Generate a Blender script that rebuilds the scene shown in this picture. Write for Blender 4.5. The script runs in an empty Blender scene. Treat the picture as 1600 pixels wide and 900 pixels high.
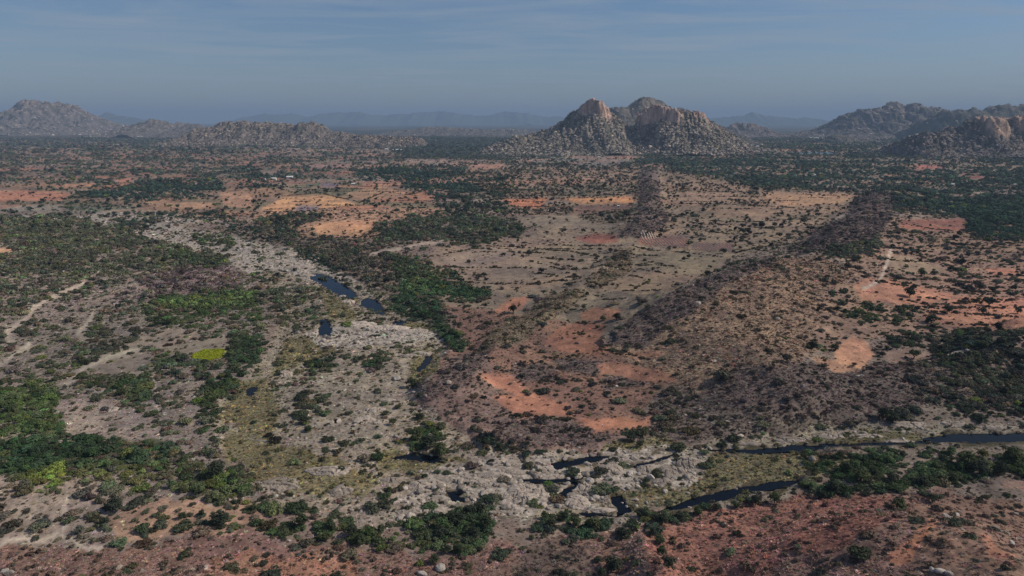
import bpy, math, random
import numpy as np
R = math.radians
scene = bpy.context.scene
COL = scene.collection

# ------------------------------------------------------------------ camera
CAM_H = 120.0; FPX = 1081.0; HORIZON = 190.0
PITCH = math.atan((450 - HORIZON) / FPX)
cam_d = bpy.data.cameras.new('camera'); cam = bpy.data.objects.new('camera', cam_d); COL.objects.link(cam)
cam_d.sensor_width = 36; cam_d.lens = 36 * FPX / 1600
cam_d.clip_start = 1; cam_d.clip_end = 200000
cam.location = (0, 0, CAM_H); cam.rotation_euler = (R(90) - PITCH, 0, 0)
scene.camera = cam

# ------------------------------------------------------------------ light
SUN_EL, SUN_AZ = 41.0, 87.0          # azimuth clockwise from +Y (straight ahead): the sun stands to the right
sun_d = bpy.data.lights.new('sun', 'SUN'); sun = bpy.data.objects.new('sun', sun_d); COL.objects.link(sun)
sun_d.energy = 4.4; sun_d.angle = R(0.6); sun_d.color = (1.0, 0.90, 0.77)
sun.rotation_euler = (R(90 - SUN_EL), 0, R(180 - SUN_AZ))
sun.location = (400, 0, 400)
world = bpy.data.worlds.new('World'); scene.world = world; world.use_nodes = True
wt = world.node_tree; wt.nodes.clear()
def nd(t, kind, **kw):
    n = t.nodes.new(kind)
    for k, v in kw.items(): setattr(n, k, v)
    return n
w_out = nd(wt, 'ShaderNodeOutputWorld'); w_bg = nd(wt, 'ShaderNodeBackground')
sky = nd(wt, 'ShaderNodeTexSky', sky_type='NISHITA', sun_disc=False)
sky.sun_elevation = R(SUN_EL); sky.sun_rotation = R(SUN_AZ)
sky.altitude = 300; sky.air_density = 1.2; sky.dust_density = 0.3; sky.ozone_density = 4.0
w_bg.inputs['Strength'].default_value = 0.070
# thin, high, streaky cirrus laid over the sky
tc = nd(wt, 'ShaderNodeTexCoord'); sep = nd(wt, 'ShaderNodeSeparateXYZ')
zc = nd(wt, 'ShaderNodeMath', operation='MAXIMUM'); zc.inputs[1].default_value = 0.035
dx = nd(wt, 'ShaderNodeMath', operation='DIVIDE'); dy = nd(wt, 'ShaderNodeMath', operation='DIVIDE')
cmb = nd(wt, 'ShaderNodeCombineXYZ')
n1 = nd(wt, 'ShaderNodeTexNoise'); n1.inputs['Scale'].default_value = 1.0; n1.inputs['Detail'].default_value = 7; n1.inputs['Roughness'].default_value = 0.6; n1.inputs['Distortion'].default_value = 0.7
mp = nd(wt, 'ShaderNodeMapping'); mp.inputs['Scale'].default_value = (0.42, 0.75, 1); mp.inputs['Rotation'].default_value = (0, 0, 0.12); mp.inputs['Location'].default_value = (3.1, 0.4, 0)
ramp = nd(wt, 'ShaderNodeMapRange'); ramp.inputs[1].default_value = 0.42; ramp.inputs[2].default_value = 0.66; ramp.inputs[3].default_value = 0; ramp.inputs[4].default_value = 0.62
mixc = nd(wt, 'ShaderNodeMix', data_type='RGBA'); mixc.inputs[7].default_value = (5.2, 6.2, 7.4, 1)
L = wt.links.new
L(tc.outputs['Generated'], sep.inputs[0]); L(sep.outputs[2], zc.inputs[0])
L(sep.outputs[0], dx.inputs[0]); L(zc.outputs[0], dx.inputs[1]); L(sep.outputs[1], dy.inputs[0]); L(zc.outputs[0], dy.inputs[1])
L(dx.outputs[0], cmb.inputs[0]); L(dy.outputs[0], cmb.inputs[1]); L(cmb.outputs[0], mp.inputs[0]); L(mp.outputs[0], n1.inputs['Vector'])
L(n1.outputs['Fac'], ramp.inputs[0]); wbal = nd(wt, 'ShaderNodeMix', data_type='RGBA', blend_type='MULTIPLY'); wbal.inputs[0].default_value = 1; wbal.inputs[7].default_value = (.90, 1.0, 1.22, 1)   # the camera's cool white balance
L(ramp.outputs[0], mixc.inputs[0]); L(sky.outputs[0], wbal.inputs[6]); L(wbal.outputs[2], mixc.inputs[6])
L(mixc.outputs[2], w_bg.inputs['Color']); L(w_bg.outputs[0], w_out.inputs[0])

scene.view_settings.view_transform = 'Standard'; scene.view_settings.look = 'None'
scene.view_settings.gamma = 1.0; scene.view_settings.use_curve_mapping = False
scene.view_settings.exposure = -0.28
scene.render.engine = 'CYCLES'
cy = scene.cycles
cy.max_bounces = 4; cy.diffuse_bounces = 2; cy.glossy_bounces = 2; cy.transmission_bounces = 2; cy.volume_bounces = 1; cy.transparent_max_bounces = 4
cy.use_denoising = True; cy.caustics_reflective = False; cy.caustics_refractive = False

# ------------------------------------------------------------------ helpers
rng = np.random.default_rng(11); random.seed(5)
def s2l(c):
    c = np.asarray(c, float) / 255.0
    return np.where(c <= 0.04045, c / 12.92, ((c + 0.055) / 1.055) ** 2.4)
ALB = 1.28                                 # how much brighter than its display value a surface's own colour is
def alb(c): return np.clip(s2l(c) * ALB, 0, 0.75)

cp, sp = math.cos(PITCH), math.sin(PITCH)
def project(x, y, z):
    zz = z - CAM_H
    f = cp * y - sp * zz; u = sp * y + cp * zz
    f = np.maximum(f, 1.0)
    return 800 + FPX * x / f, 450 - FPX * u / f
def unproject(px, py, h=0.0):
    a = (np.asarray(px, float) - 800) / FPX; b = (450 - np.asarray(py, float)) / FPX
    dxv, dyv, dzv = a, cp + sp * b, -sp + cp * b
    t = (h - CAM_H) / dzv
    return dxv * t, dyv * t
def G(ix, iy, seed):
    h = (ix.astype(np.int64) * 374761393 + iy.astype(np.int64) * 668265263 + seed * 1442695041) & 0xffffffff
    h = ((h ^ (h >> 13)) * 1274126177) & 0xffffffff
    h = h ^ (h >> 16)
    return h
def noise(x, y, seed=0):
    x = np.asarray(x, float); y = np.asarray(y, float)
    ix = np.floor(x); iy = np.floor(y); fx = x - ix; fy = y - iy
    u = fx * fx * fx * (fx * (fx * 6 - 15) + 10); v = fy * fy * fy * (fy * (fy * 6 - 15) + 10)
    def g(ox, oy):
        a = G(ix + ox, iy + oy, seed) * (2 * math.pi / 4294967296.0)
        return np.cos(a) * (fx - ox) + np.sin(a) * (fy - oy)
    a = g(0, 0); b = g(1, 0); c = g(0, 1); d = g(1, 1)
    return (a + (b - a) * u + (c - a) * v + (a - b - c + d) * u * v) * 1.5
def fbm(x, y, seed=0, o=4, gain=0.5):
    s = 0; a = 1.0; f = 1.0; t = 0
    for i in range(o):
        s = s + a * noise(x * f + 17.3 * i, y * f - 9.1 * i, seed + i); t += a; a *= gain; f *= 2.03
    return s / t * 1.6
def hash01(ix, iy, seed): return G(ix, iy, seed) / 4294967296.0
def sstep(a, b, x):
    t = np.clip((x - a) / (b - a), 0, 1); return t * t * (3 - 2 * t)

# raster of the land cover, drawn as polygons of map outlines
OX, OY, RW, RH = -300, 180, 2200, 950
def ext(p):
    x, y = p
    if x <= 0: x = -400
    if x >= 1600: x = 2000
    if y >= 900: y = 1200
    return x, y
def poly_mask(pts):
    P = np.array([ext(p) for p in pts], float); P[:, 0] -= OX; P[:, 1] -= OY
    x0 = int(max(0, math.floor(P[:, 0].min()))); x1 = int(min(RW, math.ceil(P[:, 0].max()) + 1))
    y0 = int(max(0, math.floor(P[:, 1].min()))); y1 = int(min(RH, math.ceil(P[:, 1].max()) + 1))
    X, Y = np.meshgrid(np.arange(x0, x1) + 0.5, np.arange(y0, y1) + 0.5)
    ins = np.zeros(X.shape, bool)
    n = len(P)
    for i in range(n):
        xa, ya = P[i]; xb, yb = P[(i + 1) % n]
        if ya == yb: continue
        c = ((ya > Y) != (yb > Y)) & (X < (xb - xa) * (Y - ya) / (yb - ya) + xa)
        ins ^= c
    return (slice(y0, y1), slice(x0, x1)), ins
def line_mask(pts, w):
    P = np.array(pts, float); P[:, 0] -= OX; P[:, 1] -= OY
    x0 = int(max(0, P[:, 0].min() - w - 1)); x1 = int(min(RW, P[:, 0].max() + w + 2))
    y0 = int(max(0, P[:, 1].min() - w - 1)); y1 = int(min(RH, P[:, 1].max() + w + 2))
    X, Y = np.meshgrid(np.arange(x0, x1) + 0.5, np.arange(y0, y1) + 0.5)
    d = np.full(X.shape, 1e9)
    for (ax, ay), (bx, by) in zip(P[:-1], P[1:]):
        vx, vy = bx - ax, by - ay
        t = np.clip(((X - ax) * vx + (Y - ay) * vy) / (vx * vx + vy * vy + 1e-9), 0, 1)
        d = np.minimum(d, np.hypot(X - ax - t * vx, Y - ay - t * vy))
    return (slice(y0, y1), slice(x0, x1)), d <= w
def blur(a, r):
    if r < 1: return a
    for ax in (0, 1):
        pad = [(0, 0)] * a.ndim; pad[ax] = (r, r)
        c = np.cumsum(np.pad(a, pad, mode='edge'), axis=ax, dtype=np.float64)
        z = np.zeros_like(np.take(c, [0], axis=ax)); c = np.concatenate([z, c], axis=ax)
        n = a.shape[ax]
        a = (np.take(c, range(2 * r + 1, 2 * r + 1 + n), axis=ax) - np.take(c, range(0, n), axis=ax)) / (2 * r + 1)
    return a
def look(ras, px, py):
    ix = np.clip((px - OX).astype(int), 0, RW - 1); iy = np.clip((py - OY).astype(int), 0, RH - 1)
    return ras[iy, ix]

soil = np.zeros((RH, RW, 3)); soil[:] = (112, 96, 85)
green = np.full((RH, RW), 0.10); dry = np.full((RH, RW), 0.40); tree = np.full((RH, RW), 0.0)
gtint = np.zeros((RH, RW, 3)); gtint[:] = (56, 62, 42)
dtint = np.zeros((RH, RW, 3)); dtint[:] = (78, 66, 56)
rock = np.zeros((RH, RW)); river = np.zeros((RH, RW)); pool = np.zeros((RH, RW)); patch = np.zeros((RH, RW))
fid = np.zeros((RH, RW), np.int16)

def paint(pts, c=None, g=None, d=None, gt=None, dt=None, t=None, r=None, a=1.0, pat=None, f=None):
    s, m = poly_mask(pts)
    for ras, v in ((soil, c), (gtint, gt), (dtint, dt)):
        if v is not None: ras[s][m] = ras[s][m] * (1 - a) + np.array(v, float) * a
    for ras, v in ((green, g), (dry, d), (tree, t), (rock, r), (patch, pat)):
        if v is not None: ras[s][m] = v
    if f: fid[s][m] = f

GD = (38, 48, 38); GM = (52, 62, 38); GB = (66, 76, 38); GO = (66, 66, 46); GT = (36, 52, 44)
# --- far plain
paint([(0, 150), (1600, 150), (1600, 300), (0, 345)], c=(112, 98, 92), g=.34, d=.0, gt=(50, 58, 50), pat=1)
paint([(0, 150), (1600, 150), (1600, 228), (0, 235)], c=(104, 96, 95), g=.45, gt=(50, 58, 54), pat=1)
paint([(0, 225), (380, 240), (600, 255), (600, 275), (350, 290), (0, 292)], c=(112, 92, 84), g=.40, d=0, pat=1)
paint([(540, 200), (800, 205), (860, 245), (640, 250)], c=(90, 86, 84), g=.7, gt=(46, 56, 52), pat=.5)
paint([(1180, 200), (1600, 200), (1600, 300), (1180, 290)], c=(104, 98, 88), g=.5, gt=(44, 56, 46), pat=1)
paint([(0, 288), (400, 285), (440, 330), (330, 345), (200, 322), (0, 335)], c=(128, 98, 80), g=.22, gt=GD)
paint([(0, 318), (200, 322), (330, 340), (420, 372), (330, 350), (120, 350), (0, 345)], c=(132, 121, 110), g=.26, gt=GD, r=.12)
paint([(380, 290), (560, 285), (660, 300), (700, 335), (600, 345), (590, 372), (480, 372), (420, 350), (380, 330)], c=(136, 106, 84), g=.10, gt=GD, t=.10)
paint([(690, 255), (1000, 256), (1010, 330), (980, 360), (800, 345), (760, 300)], c=(122, 98, 82), g=.24, gt=(52, 54, 44), t=.16, pat=.5)
paint([(1030, 262), (1180, 280), (1340, 302), (1320, 345), (1250, 372), (1150, 400), (1010, 385), (1040, 330)], c=(124, 102, 84), g=.10, gt=(58, 56, 44), t=.18, d=.10, pat=.35)
paint([(800, 250), (1000, 250), (1010, 262), (800, 262)], c=(104, 94, 84), g=.4, gt=GD)
# --- middle distance
paint([(680, 385), (800, 360), (980, 345), (1010, 380), (1150, 400), (1060, 455), (960, 530), (870, 505), (770, 520), (700, 480), (660, 420)], c=(114, 97, 82), g=.05, d=.10, gt=(52, 50, 40), t=.03)
paint([(1290, 440), (1400, 340), (1520, 345), (1600, 385), (1600, 515), (1480, 520), (1350, 530), (1260, 560)], c=(122, 96, 80), g=.20, d=.22, gt=(54, 56, 42), t=.05)
paint([(690, 475), (870, 500), (960, 535), (1060, 590), (1050, 670), (860, 700), (740, 690), (650, 640), (690, 560), (720, 540)], c=(118, 86, 72), g=.12, d=.38, gt=(50, 50, 42))
paint([(700, 560), (760, 540), (790, 620), (860, 670), (1000, 690), (1000, 715), (800, 720), (690, 690), (650, 640)], c=(112, 90, 80), g=.16, d=.5, gt=(50, 48, 44), dt=(72, 60, 54))
paint([(420, 380), (520, 415), (620, 490), (730, 550), (700, 480), (660, 420), (590, 375), (480, 372)], c=(102, 88, 76), g=.45, d=.35, gt=(56, 56, 44))
# --- left plain
paint([(0, 340), (120, 350), (210, 368), (350, 402), (400, 440), (430, 500), (400, 570), (345, 630), (335, 690), (360, 740), (430, 800), (330, 835), (150, 860), (0, 870)], c=(120, 106, 96), g=.42, d=.50, gt=(62, 66, 48), dt=(84, 76, 64))
paint([(0, 345), (60, 340), (140, 342), (225, 370), (340, 405), (372, 420), (300, 424), (200, 414), (120, 418), (40, 428), (0, 425)], g=.60, gt=(62, 66, 46), d=.5)
paint([(230, 430), (330, 408), (385, 432), (370, 462), (250, 470), (170, 470)], c=(112, 94, 90), g=.42, d=.6, gt=(72, 62, 56), dt=(86, 72, 68))
paint([(30, 495), (110, 462), (200, 440), (250, 455), (180, 480), (90, 510)], c=(124, 108, 98), g=.12)
paint([(205, 490), (270, 462), (345, 452), (440, 452), (455, 480), (440, 505), (380, 500), (300, 512), (215, 515)], g=.72, gt=(58, 72, 38))
paint([(110, 515), (210, 500), (240, 520), (170, 560), (110, 560)], g=.62, gt=(58, 62, 44), d=.3)
paint([(165, 562), (212, 528), (280, 514), (330, 520), (262, 540), (250, 556), (185, 592), (100, 600)], c=(128, 110, 96), g=.12, d=.1)
paint([(60, 570), (120, 560), (180, 592), (230, 600), (240, 620), (190, 622), (90, 600)], g=.60, gt=(60, 66, 42))
paint([(0, 612), (70, 595), (112, 635), (100, 680), (0, 692)], g=.85, gt=(58, 72, 36))
paint([(185, 590), (235, 582), (238, 650), (225, 662), (180, 622)], g=.8, gt=(56, 68, 40))
paint([(90, 625), (190, 620), (230, 650), (250, 690), (120, 690), (95, 660)], c=(126, 110, 100), g=.12, d=.4)
paint([(0, 690), (120, 684), (255, 690), (290, 700), (270, 735), (130, 742), (0, 758)], g=1.0, gt=(40, 58, 34), c=(70, 72, 50))
paint([(185, 706), (268, 684), (285, 700), (250, 724), (185, 724)], g=1.0, gt=(34, 54, 40))
paint([(40, 738), (100, 735), (80, 780), (40, 775)], g=.8, gt=(78, 90, 34))
paint([(100, 735), (290, 722), (350, 735), (400, 775), (340, 785), (220, 770), (130, 755)], g=.82, gt=(66, 72, 40))
paint([(0, 750), (80, 750), (190, 760), (240, 790), (100, 850), (0, 860)], c=(128, 112, 100), g=.40, d=.3, gt=(62, 62, 48))
paint([(160, 810), (250, 780), (420, 790), (420, 835), (300, 835), (200, 850)], c=(140, 110, 88), g=.36, d=.2, gt=(56, 62, 42))
paint([(345, 528), (425, 524), (428, 548), (385, 592), (362, 604), (345, 650), (330, 680), (302, 672), (308, 628), (330, 596), (348, 560)], g=.95, gt=(44, 58, 34))
paint([(262, 548), (312, 552), (350, 560), (350, 590), (300, 600), (250, 590)], g=.6, gt=(50, 60, 44))
# --- river bed
RIV = [(130, 345), (230, 343), (330, 362), (420, 380), (470, 395), (560, 440), (640, 482), (690, 520), (700, 545), (690, 560), (655, 600), (640, 625), (700, 660), (760, 700), (900, 708), (1000, 690), (1100, 692), (1300, 664), (1450, 662), (1600, 652), (1600, 694), (1440, 697), (1290, 702), (1290, 730), (1230, 768), (1050, 800), (980, 812), (860, 815), (780, 812), (700, 822), (560, 830), (440, 788), (370, 740), (342, 690), (345, 630), (385, 592), (425, 545), (440, 505), (450, 470), (400, 432), (345, 404), (210, 368)]
paint(RIV, c=(126, 114, 99), g=.22, d=.55, gt=(52, 58, 40), dt=(88, 78, 62), r=.22)
s_, m_ = poly_mask(RIV); river[s_][m_] = 1
OL = (100, 92, 66)
for p in ([(350, 684), (430, 690), (520, 716), (590, 748), (560, 775), (470, 772), (400, 752), (360, 725)],
          [(362, 600), (425, 588), (445, 640), (432, 684), (365, 684), (348, 650)],
          [(590, 702), (730, 714), (730, 738), (600, 738)], [(445, 530), (530, 520), (525, 552), (430, 582)],
          [(925, 706), (960, 692), (1050, 686), (1052, 698), (960, 716)], [(650, 545), (680, 550), (690, 575), (650, 605), (640, 590)],
          [(1110, 712), (1250, 700), (1320, 712), (1280, 750), (1140, 758), (1060, 780), (1000, 800), (975, 790), (1040, 765), (1100, 740)],
          [(500, 455), (540, 470), (560, 500), (510, 500)], [(640, 500), (680, 512), (660, 518), (620, 505)], [(940, 765), (1000, 758), (1040, 770), (980, 782)],
          [(1290, 690), (1350, 672), (1440, 678), (1440, 688), (1300, 697)]):
    paint(p, c=OL, d=.75, dt=(98, 88, 60), r=.04, g=.06)
paint([(560, 505), (700, 520), (700, 530), (500, 545), (480, 520)], r=.7, c=(150, 141, 129), d=.15, g=.06)
paint([(130, 345), (230, 343), (330, 362), (420, 380), (470, 395), (400, 432), (345, 404), (210, 368)], c=(138, 127, 116), g=.12, d=.25)
paint([(390, 385), (480, 395), (560, 440), (490, 440), (420, 420)], r=.65, c=(142, 134, 125), d=.2, g=.08)
paint([(700, 722), (900, 705), (1080, 700), (1110, 715), (1080, 755), (960, 770), (860, 800), (620, 822), (600, 790), (660, 745)], r=.6, c=(132, 120, 107), d=.18)
paint([(470, 560), (640, 560), (640, 640), (560, 690), (450, 690), (450, 620)], d=.42, g=.10)
paint([(455, 620), (500, 610), (510, 650), (490, 672), (460, 655)], g=.65, gt=(48, 56, 40))
paint([(565, 552), (600, 548), (605, 572), (570, 575)], g=.7, gt=GM)
paint([(480, 560), (525, 555), (525, 580), (485, 585)], g=.7, gt=(46, 58, 36))
paint([(400, 460), (500, 450), (500, 500), (440, 510)], g=.45, gt=(58, 62, 44))
paint([(175, 350), (250, 345), (250, 362), (185, 362)], g=.6, gt=GD); paint([(300, 365), (360, 370), (365, 388), (320, 385)], g=.6, gt=GM)
# --- green lines and groves
for p, c, gt in (
    ([(455, 378), (480, 392), (540, 424), (530, 430), (470, 398)], .95, GD), ([(262, 392), (300, 392), (345, 412), (335, 420), (270, 402)], .9, GM),
    ([(612, 462), (640, 428), (690, 440), (772, 456), (768, 472), (690, 468), (684, 492), (728, 540), (716, 552), (678, 512), (650, 494), (618, 490), (602, 482)], 1.0, (42, 62, 38)),
    ([(598, 398), (640, 398), (690, 436), (650, 446), (615, 430)], .9, GM), ([(640, 410), (720, 422), (718, 436), (660, 432)], .8, GM),
    ([(575, 352), (640, 338), (720, 334), (808, 346), (812, 366), (770, 384), (650, 380), (590, 372)], .66, (50, 58, 42)),
    ([(545, 268), (620, 260), (720, 264), (770, 300), (760, 328), (700, 330), (650, 296), (570, 285)], .92, GT),
    ([(690, 300), (800, 300), (800, 335), (690, 340)], .5, GD), ([(690, 270), (800, 275), (800, 300), (760, 300)], .45, GD),
    ([(130, 300), (200, 288), (330, 278), (350, 296), (310, 308), (200, 318), (140, 306)], .98, GT),
    ([(385, 352), (430, 338), (500, 332), (505, 340), (462, 352), (468, 372), (430, 380), (405, 366)], .62, (46, 52, 40)), ([(300, 345), (400, 350), (440, 372), (420, 380), (360, 362)], .45, GD), ([(200, 325), (300, 318), (370, 345), (330, 350), (210, 335)], .45, GD),
    ([(380, 265), (470, 275), (440, 290), (380, 300)], .6, GT),
    ([(1000, 240), (1180, 245), (1350, 262), (1480, 268), (1600, 285), (1600, 330), (1500, 345), (1420, 325), (1380, 300), (1200, 296), (1080, 272), (1000, 255)], .74, (44, 58, 48)),
    ([(1500, 318), (1600, 318), (1600, 388), (1530, 374), (1505, 352)], .95, (36, 54, 42)), ([(1390, 300), (1500, 310), (1500, 335), (1400, 330)], .7, GT),
    ([(1380, 522), (1500, 517), (1600, 512), (1600, 650), (1500, 645), (1515, 580), (1540, 548), (1460, 548), (1390, 536)], .72, (44, 50, 38)),
    ([(1480, 640), (1490, 610), (1600, 580), (1600, 650), (1530, 655)], .9, (40, 48, 36)),
    ([(965, 818), (1050, 803), (1250, 772), (1310, 752), (1400, 750), (1440, 728), (1500, 712), (1600, 706), (1600, 752), (1540, 742), (1460, 768), (1390, 772), (1240, 782), (1120, 795), (1030, 828)], .95, (46, 58, 36)),
    ([(1262, 712), (1400, 706), (1410, 732), (1340, 758), (1290, 745), (1260, 725)], .95, (48, 62, 36)), ([(1380, 710), (1490, 706), (1480, 716), (1400, 718)], .9, (42, 60, 36)),
    ([(640, 812), (700, 792), (775, 800), (785, 830), (760, 858), (690, 876), (640, 850)], 1.0, (46, 60, 36)),
    ([(860, 806), (960, 814), (945, 842), (880, 842), (830, 825)], .9, (44, 56, 38)), ([(930, 880), (950, 850), (1010, 828), (1050, 860), (1060, 900), (930, 900)], .9, (44, 54, 36)),
    ([(365, 785), (420, 775), (500, 800), (620, 840), (600, 862), (480, 850), (390, 822)], .72, (48, 60, 36)),
    ([(640, 665), (690, 672), (700, 705), (650, 705)], .9, (42, 58, 34)), ([(740, 682), (800, 690), (800, 712), (760, 708)], .8, GD),
    ([(970, 672), (1020, 680), (1025, 692), (980, 692)], .9, GD), ([(1160, 655), (1180, 610), (1230, 615), (1240, 650), (1210, 668)], .75, (44, 50, 40)),
    ([(970, 515), (1010, 488), (1062, 480), (1075, 500), (1040, 520)], .9, (40, 46, 38)), ([(1250, 392), (1290, 350), (1345, 345), (1385, 385), (1330, 404)], .75, (52, 58, 44)),
    ([(1310, 470), (1350, 460), (1440, 485), (1420, 505), (1320, 500)], .5, GM), ([(1200, 490), (1260, 520), (1300, 550), (1260, 560)], .3, GM),
    ([(1370, 640), (1420, 638), (1420, 655), (1380, 655)], .9, GD), ([(60, 745), (100, 720), (110, 750), (70, 770)], .9, (80, 92, 34))):
    paint(p, g=c, gt=gt)
# --- ridges covered in dry scrub
TAN = (104, 86, 70)
paint([(950, 545), (1000, 500), (1100, 440), (1210, 404), (1290, 398), (1335, 428), (1290, 462), (1270, 540), (1210, 600), (1100, 620), (1050, 600)], c=(127, 102, 83), g=.06, d=.70, dt=(97, 79, 65), gt=(50, 50, 38), pat=0)
DK = (66, 54, 50); DKT = (54, 43, 41)
for p in ([(938, 540), (1000, 488), (1090, 438), (1210, 402), (1215, 410), (1150, 436), (1060, 498), (1010, 545)],
          [(1100, 610), (1150, 575), (1220, 572), (1290, 598), (1320, 640), (1300, 662), (1200, 668), (1130, 645)],
          [(1215, 560), (1300, 575), (1400, 565), (1510, 575), (1510, 620), (1400, 645), (1320, 640), (1250, 600)],
          [(962, 372), (1000, 335), (1002, 262), (1030, 262), (1034, 320), (1050, 345), (1010, 372)],
          [(1225, 392), (1310, 345), (1345, 302), (1398, 298), (1394, 340), (1360, 372), (1300, 392)],
          [(655, 618), (690, 580), (750, 558), (755, 570), (715, 600), (670, 628)],
          [(775, 660), (870, 652), (965, 682), (900, 698), (780, 694)], [(940, 590), (990, 585), (1020, 600), (950, 612)], [(860, 562), (940, 560), (950, 580), (880, 585)], [(800, 565), (860, 570), (880, 600), (800, 590)]):
    paint(p, c=(98, 82, 75), d=.88, dt=(70, 58, 54), g=.12, gt=(44, 44, 38), pat=0, t=0)
paint([(1330, 575), (1510, 575), (1450, 610), (1350, 605)], c=(100, 84, 76), d=.7, dt=(74, 62, 56))
for p in ([(990, 385), (965, 395), (915, 438), (915, 448), (950, 448), (990, 420)], [(905, 450), (860, 462), (770, 520), (740, 555), (800, 540), (890, 480), (925, 452)]):
    paint(p, c=(104, 88, 70), d=.75, dt=(82, 70, 54), g=.18, gt=(58, 56, 42), t=0)
for p in ([(1010, 640), (1060, 600), (1130, 640), (1330, 650), (1450, 645), (1300, 668), (1100, 690), (1000, 688)], [(1420, 565), (1500, 545), (1600, 540), (1600, 620), (1500, 640), (1420, 630)]):
    paint(p, c=(104, 90, 80), d=.9, g=.34, gt=(52, 52, 42), dt=(72, 62, 56), r=.12)
paint([(1440, 545), (1600, 535), (1600, 640), (1490, 640), (1500, 590)], g=.75, gt=(46, 50, 40))
# --- near slope
paint([(0, 872), (60, 852), (150, 862), (230, 856), (320, 832), (400, 838), (480, 850), (600, 858), (680, 872), (780, 855), (870, 842), (1000, 826), (1100, 797), (1230, 776), (1400, 770), (1490, 768), (1560, 790), (1600, 815), (1600, 900), (0, 900)], c=(116, 88, 76), g=.12, d=.80, dt=(88, 70, 62), gt=(52, 54, 42))
paint([(1010, 830), (1100, 800), (1230, 778), (1400, 775), (1330, 830), (1200, 880), (1060, 900)], c=(130, 86, 72), d=.75, dt=(92, 70, 62), g=.07)
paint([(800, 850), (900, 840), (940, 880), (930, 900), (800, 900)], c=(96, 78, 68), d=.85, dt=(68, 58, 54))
paint([(270, 900), (330, 868), (470, 862), (560, 880), (560, 900)], c=(136, 96, 76), d=.7, dt=(100, 78, 66))
paint([(280, 845), (400, 838), (520, 850), (480, 866), (320, 868)], c=(112, 84, 74), d=.5, r=.1)
paint([(1400, 800), (1500, 775), (1600, 815), (1600, 900), (1450, 900), (1420, 860)], c=(116, 88, 74), d=.5, dt=(88, 70, 60), r=.06)
paint([(1210, 850), (1330, 800), (1400, 805), (1330, 850), (1250, 870)], c=(126, 80, 66), d=.7, dt=(82, 62, 56))
# --- fields (bare, worked soil)
FIELDS = []
def field(pts, c, d=.05, g=.0, **kw):
    FIELDS.append(c); paint(pts, c=c, d=d, g=g, t=.012, r=0, pat=0, f=len(FIELDS), **kw)
field([(895, 373), (930, 364), (963, 366), (967, 378), (930, 380)], (124, 76, 64))
field([(1001, 371), (1072, 370), (1076, 388), (1003, 381)], (128, 80, 66), 0); field([(1086, 378), (1147, 381), (1146, 393), (1080, 389)], (126, 80, 66), 0)
field([(992, 393), (1060, 394), (1136, 404), (1100, 428), (1040, 424), (994, 412)], (112, 97, 79))
field([(930, 452), (1000, 425), (1092, 430), (1052, 455), (1010, 462)], (120, 98, 80))
field([(905, 490), (930, 478), (972, 484), (966, 499), (912, 501)], (146, 98, 75))
field([(868, 514), (905, 502), (950, 505), (936, 530), (960, 552), (880, 552), (850, 538)], (142, 92, 72), .12)
field([(690, 402), (758, 386), (820, 390), (815, 400), (740, 418), (700, 416)], (114, 99, 86)); field([(748, 418), (825, 402), (908, 408), (895, 428), (800, 440), (752, 436)], (112, 96, 82))
field([(800, 388), (900, 380), (942, 384), (930, 402), (820, 400)], (108, 95, 78)); field([(775, 442), (880, 432), (876, 446), (790, 456)], (120, 98, 82))
field([(772, 492), (800, 466), (830, 460), (806, 484)], (152, 98, 76))
field([(868, 309), (990, 307), (992, 318), (900, 318)], (170, 116, 78)); field([(786, 311), (858, 309), (845, 326), (800, 322)], (158, 98, 70)); field([(900, 320), (992, 320), (985, 328), (890, 336)], (112, 82, 72))
field([(800, 338), (890, 334), (930, 350), (890, 358), (810, 350)], (118, 102, 86))
field([(412, 326), (440, 308), (520, 305), (558, 320), (500, 328), (425, 330)], (172, 126, 88)); field([(466, 321), (500, 322), (492, 331), (460, 330)], (112, 96, 98))
field([(540, 302), (590, 291), (640, 300), (632, 308), (560, 312)], (150, 112, 86)); field([(455, 289), (500, 286), (498, 292), (452, 294)], (84, 90, 70)); field([(502, 286), (532, 287), (525, 293), (500, 292)], (104, 88, 98))
field([(484, 352), (540, 345), (587, 345), (580, 360), (556, 370), (500, 368)], (158, 116, 84)); field([(563, 283), (625, 286), (640, 291), (572, 291)], (142, 100, 80))
field([(230, 314), (340, 316), (330, 328), (236, 322)], (142, 108, 84)); field([(340, 300), (398, 300), (400, 325), (345, 322)], (146, 110, 86))
field([(0, 300), (60, 298), (115, 302), (95, 314), (0, 314)], (154, 102, 80)); field([(80, 290), (150, 285), (150, 291), (90, 296)], (158, 112, 86)); field([(180, 282), (206, 279), (205, 285), (180, 286)], (150, 98, 80))
field([(0, 384), (18, 387), (19, 397), (0, 406)], (166, 126, 94))
field([(262, 541), (300, 533), (348, 528), (350, 546), (305, 553), (264, 557)], (128, 112, 94), .1)
field([(1408, 344), (1510, 342), (1510, 352), (1410, 350)], (112, 70, 60)); field([(1408, 351), (1512, 354), (1508, 361), (1410, 358)], (136, 84, 68))
field([(1352, 434), (1400, 438), (1470, 455), (1500, 462), (1440, 478), (1345, 470), (1332, 446)], (148, 102, 80), .1); field([(1450, 480), (1500, 463), (1600, 480), (1600, 518), (1500, 512), (1440, 498)], (142, 98, 78), .12)
field([(1386, 406), (1420, 398), (1482, 424), (1462, 432), (1400, 424)], (128, 108, 86)); field([(1543, 419), (1592, 420), (1585, 430), (1550, 428)], (144, 96, 76))
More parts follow.
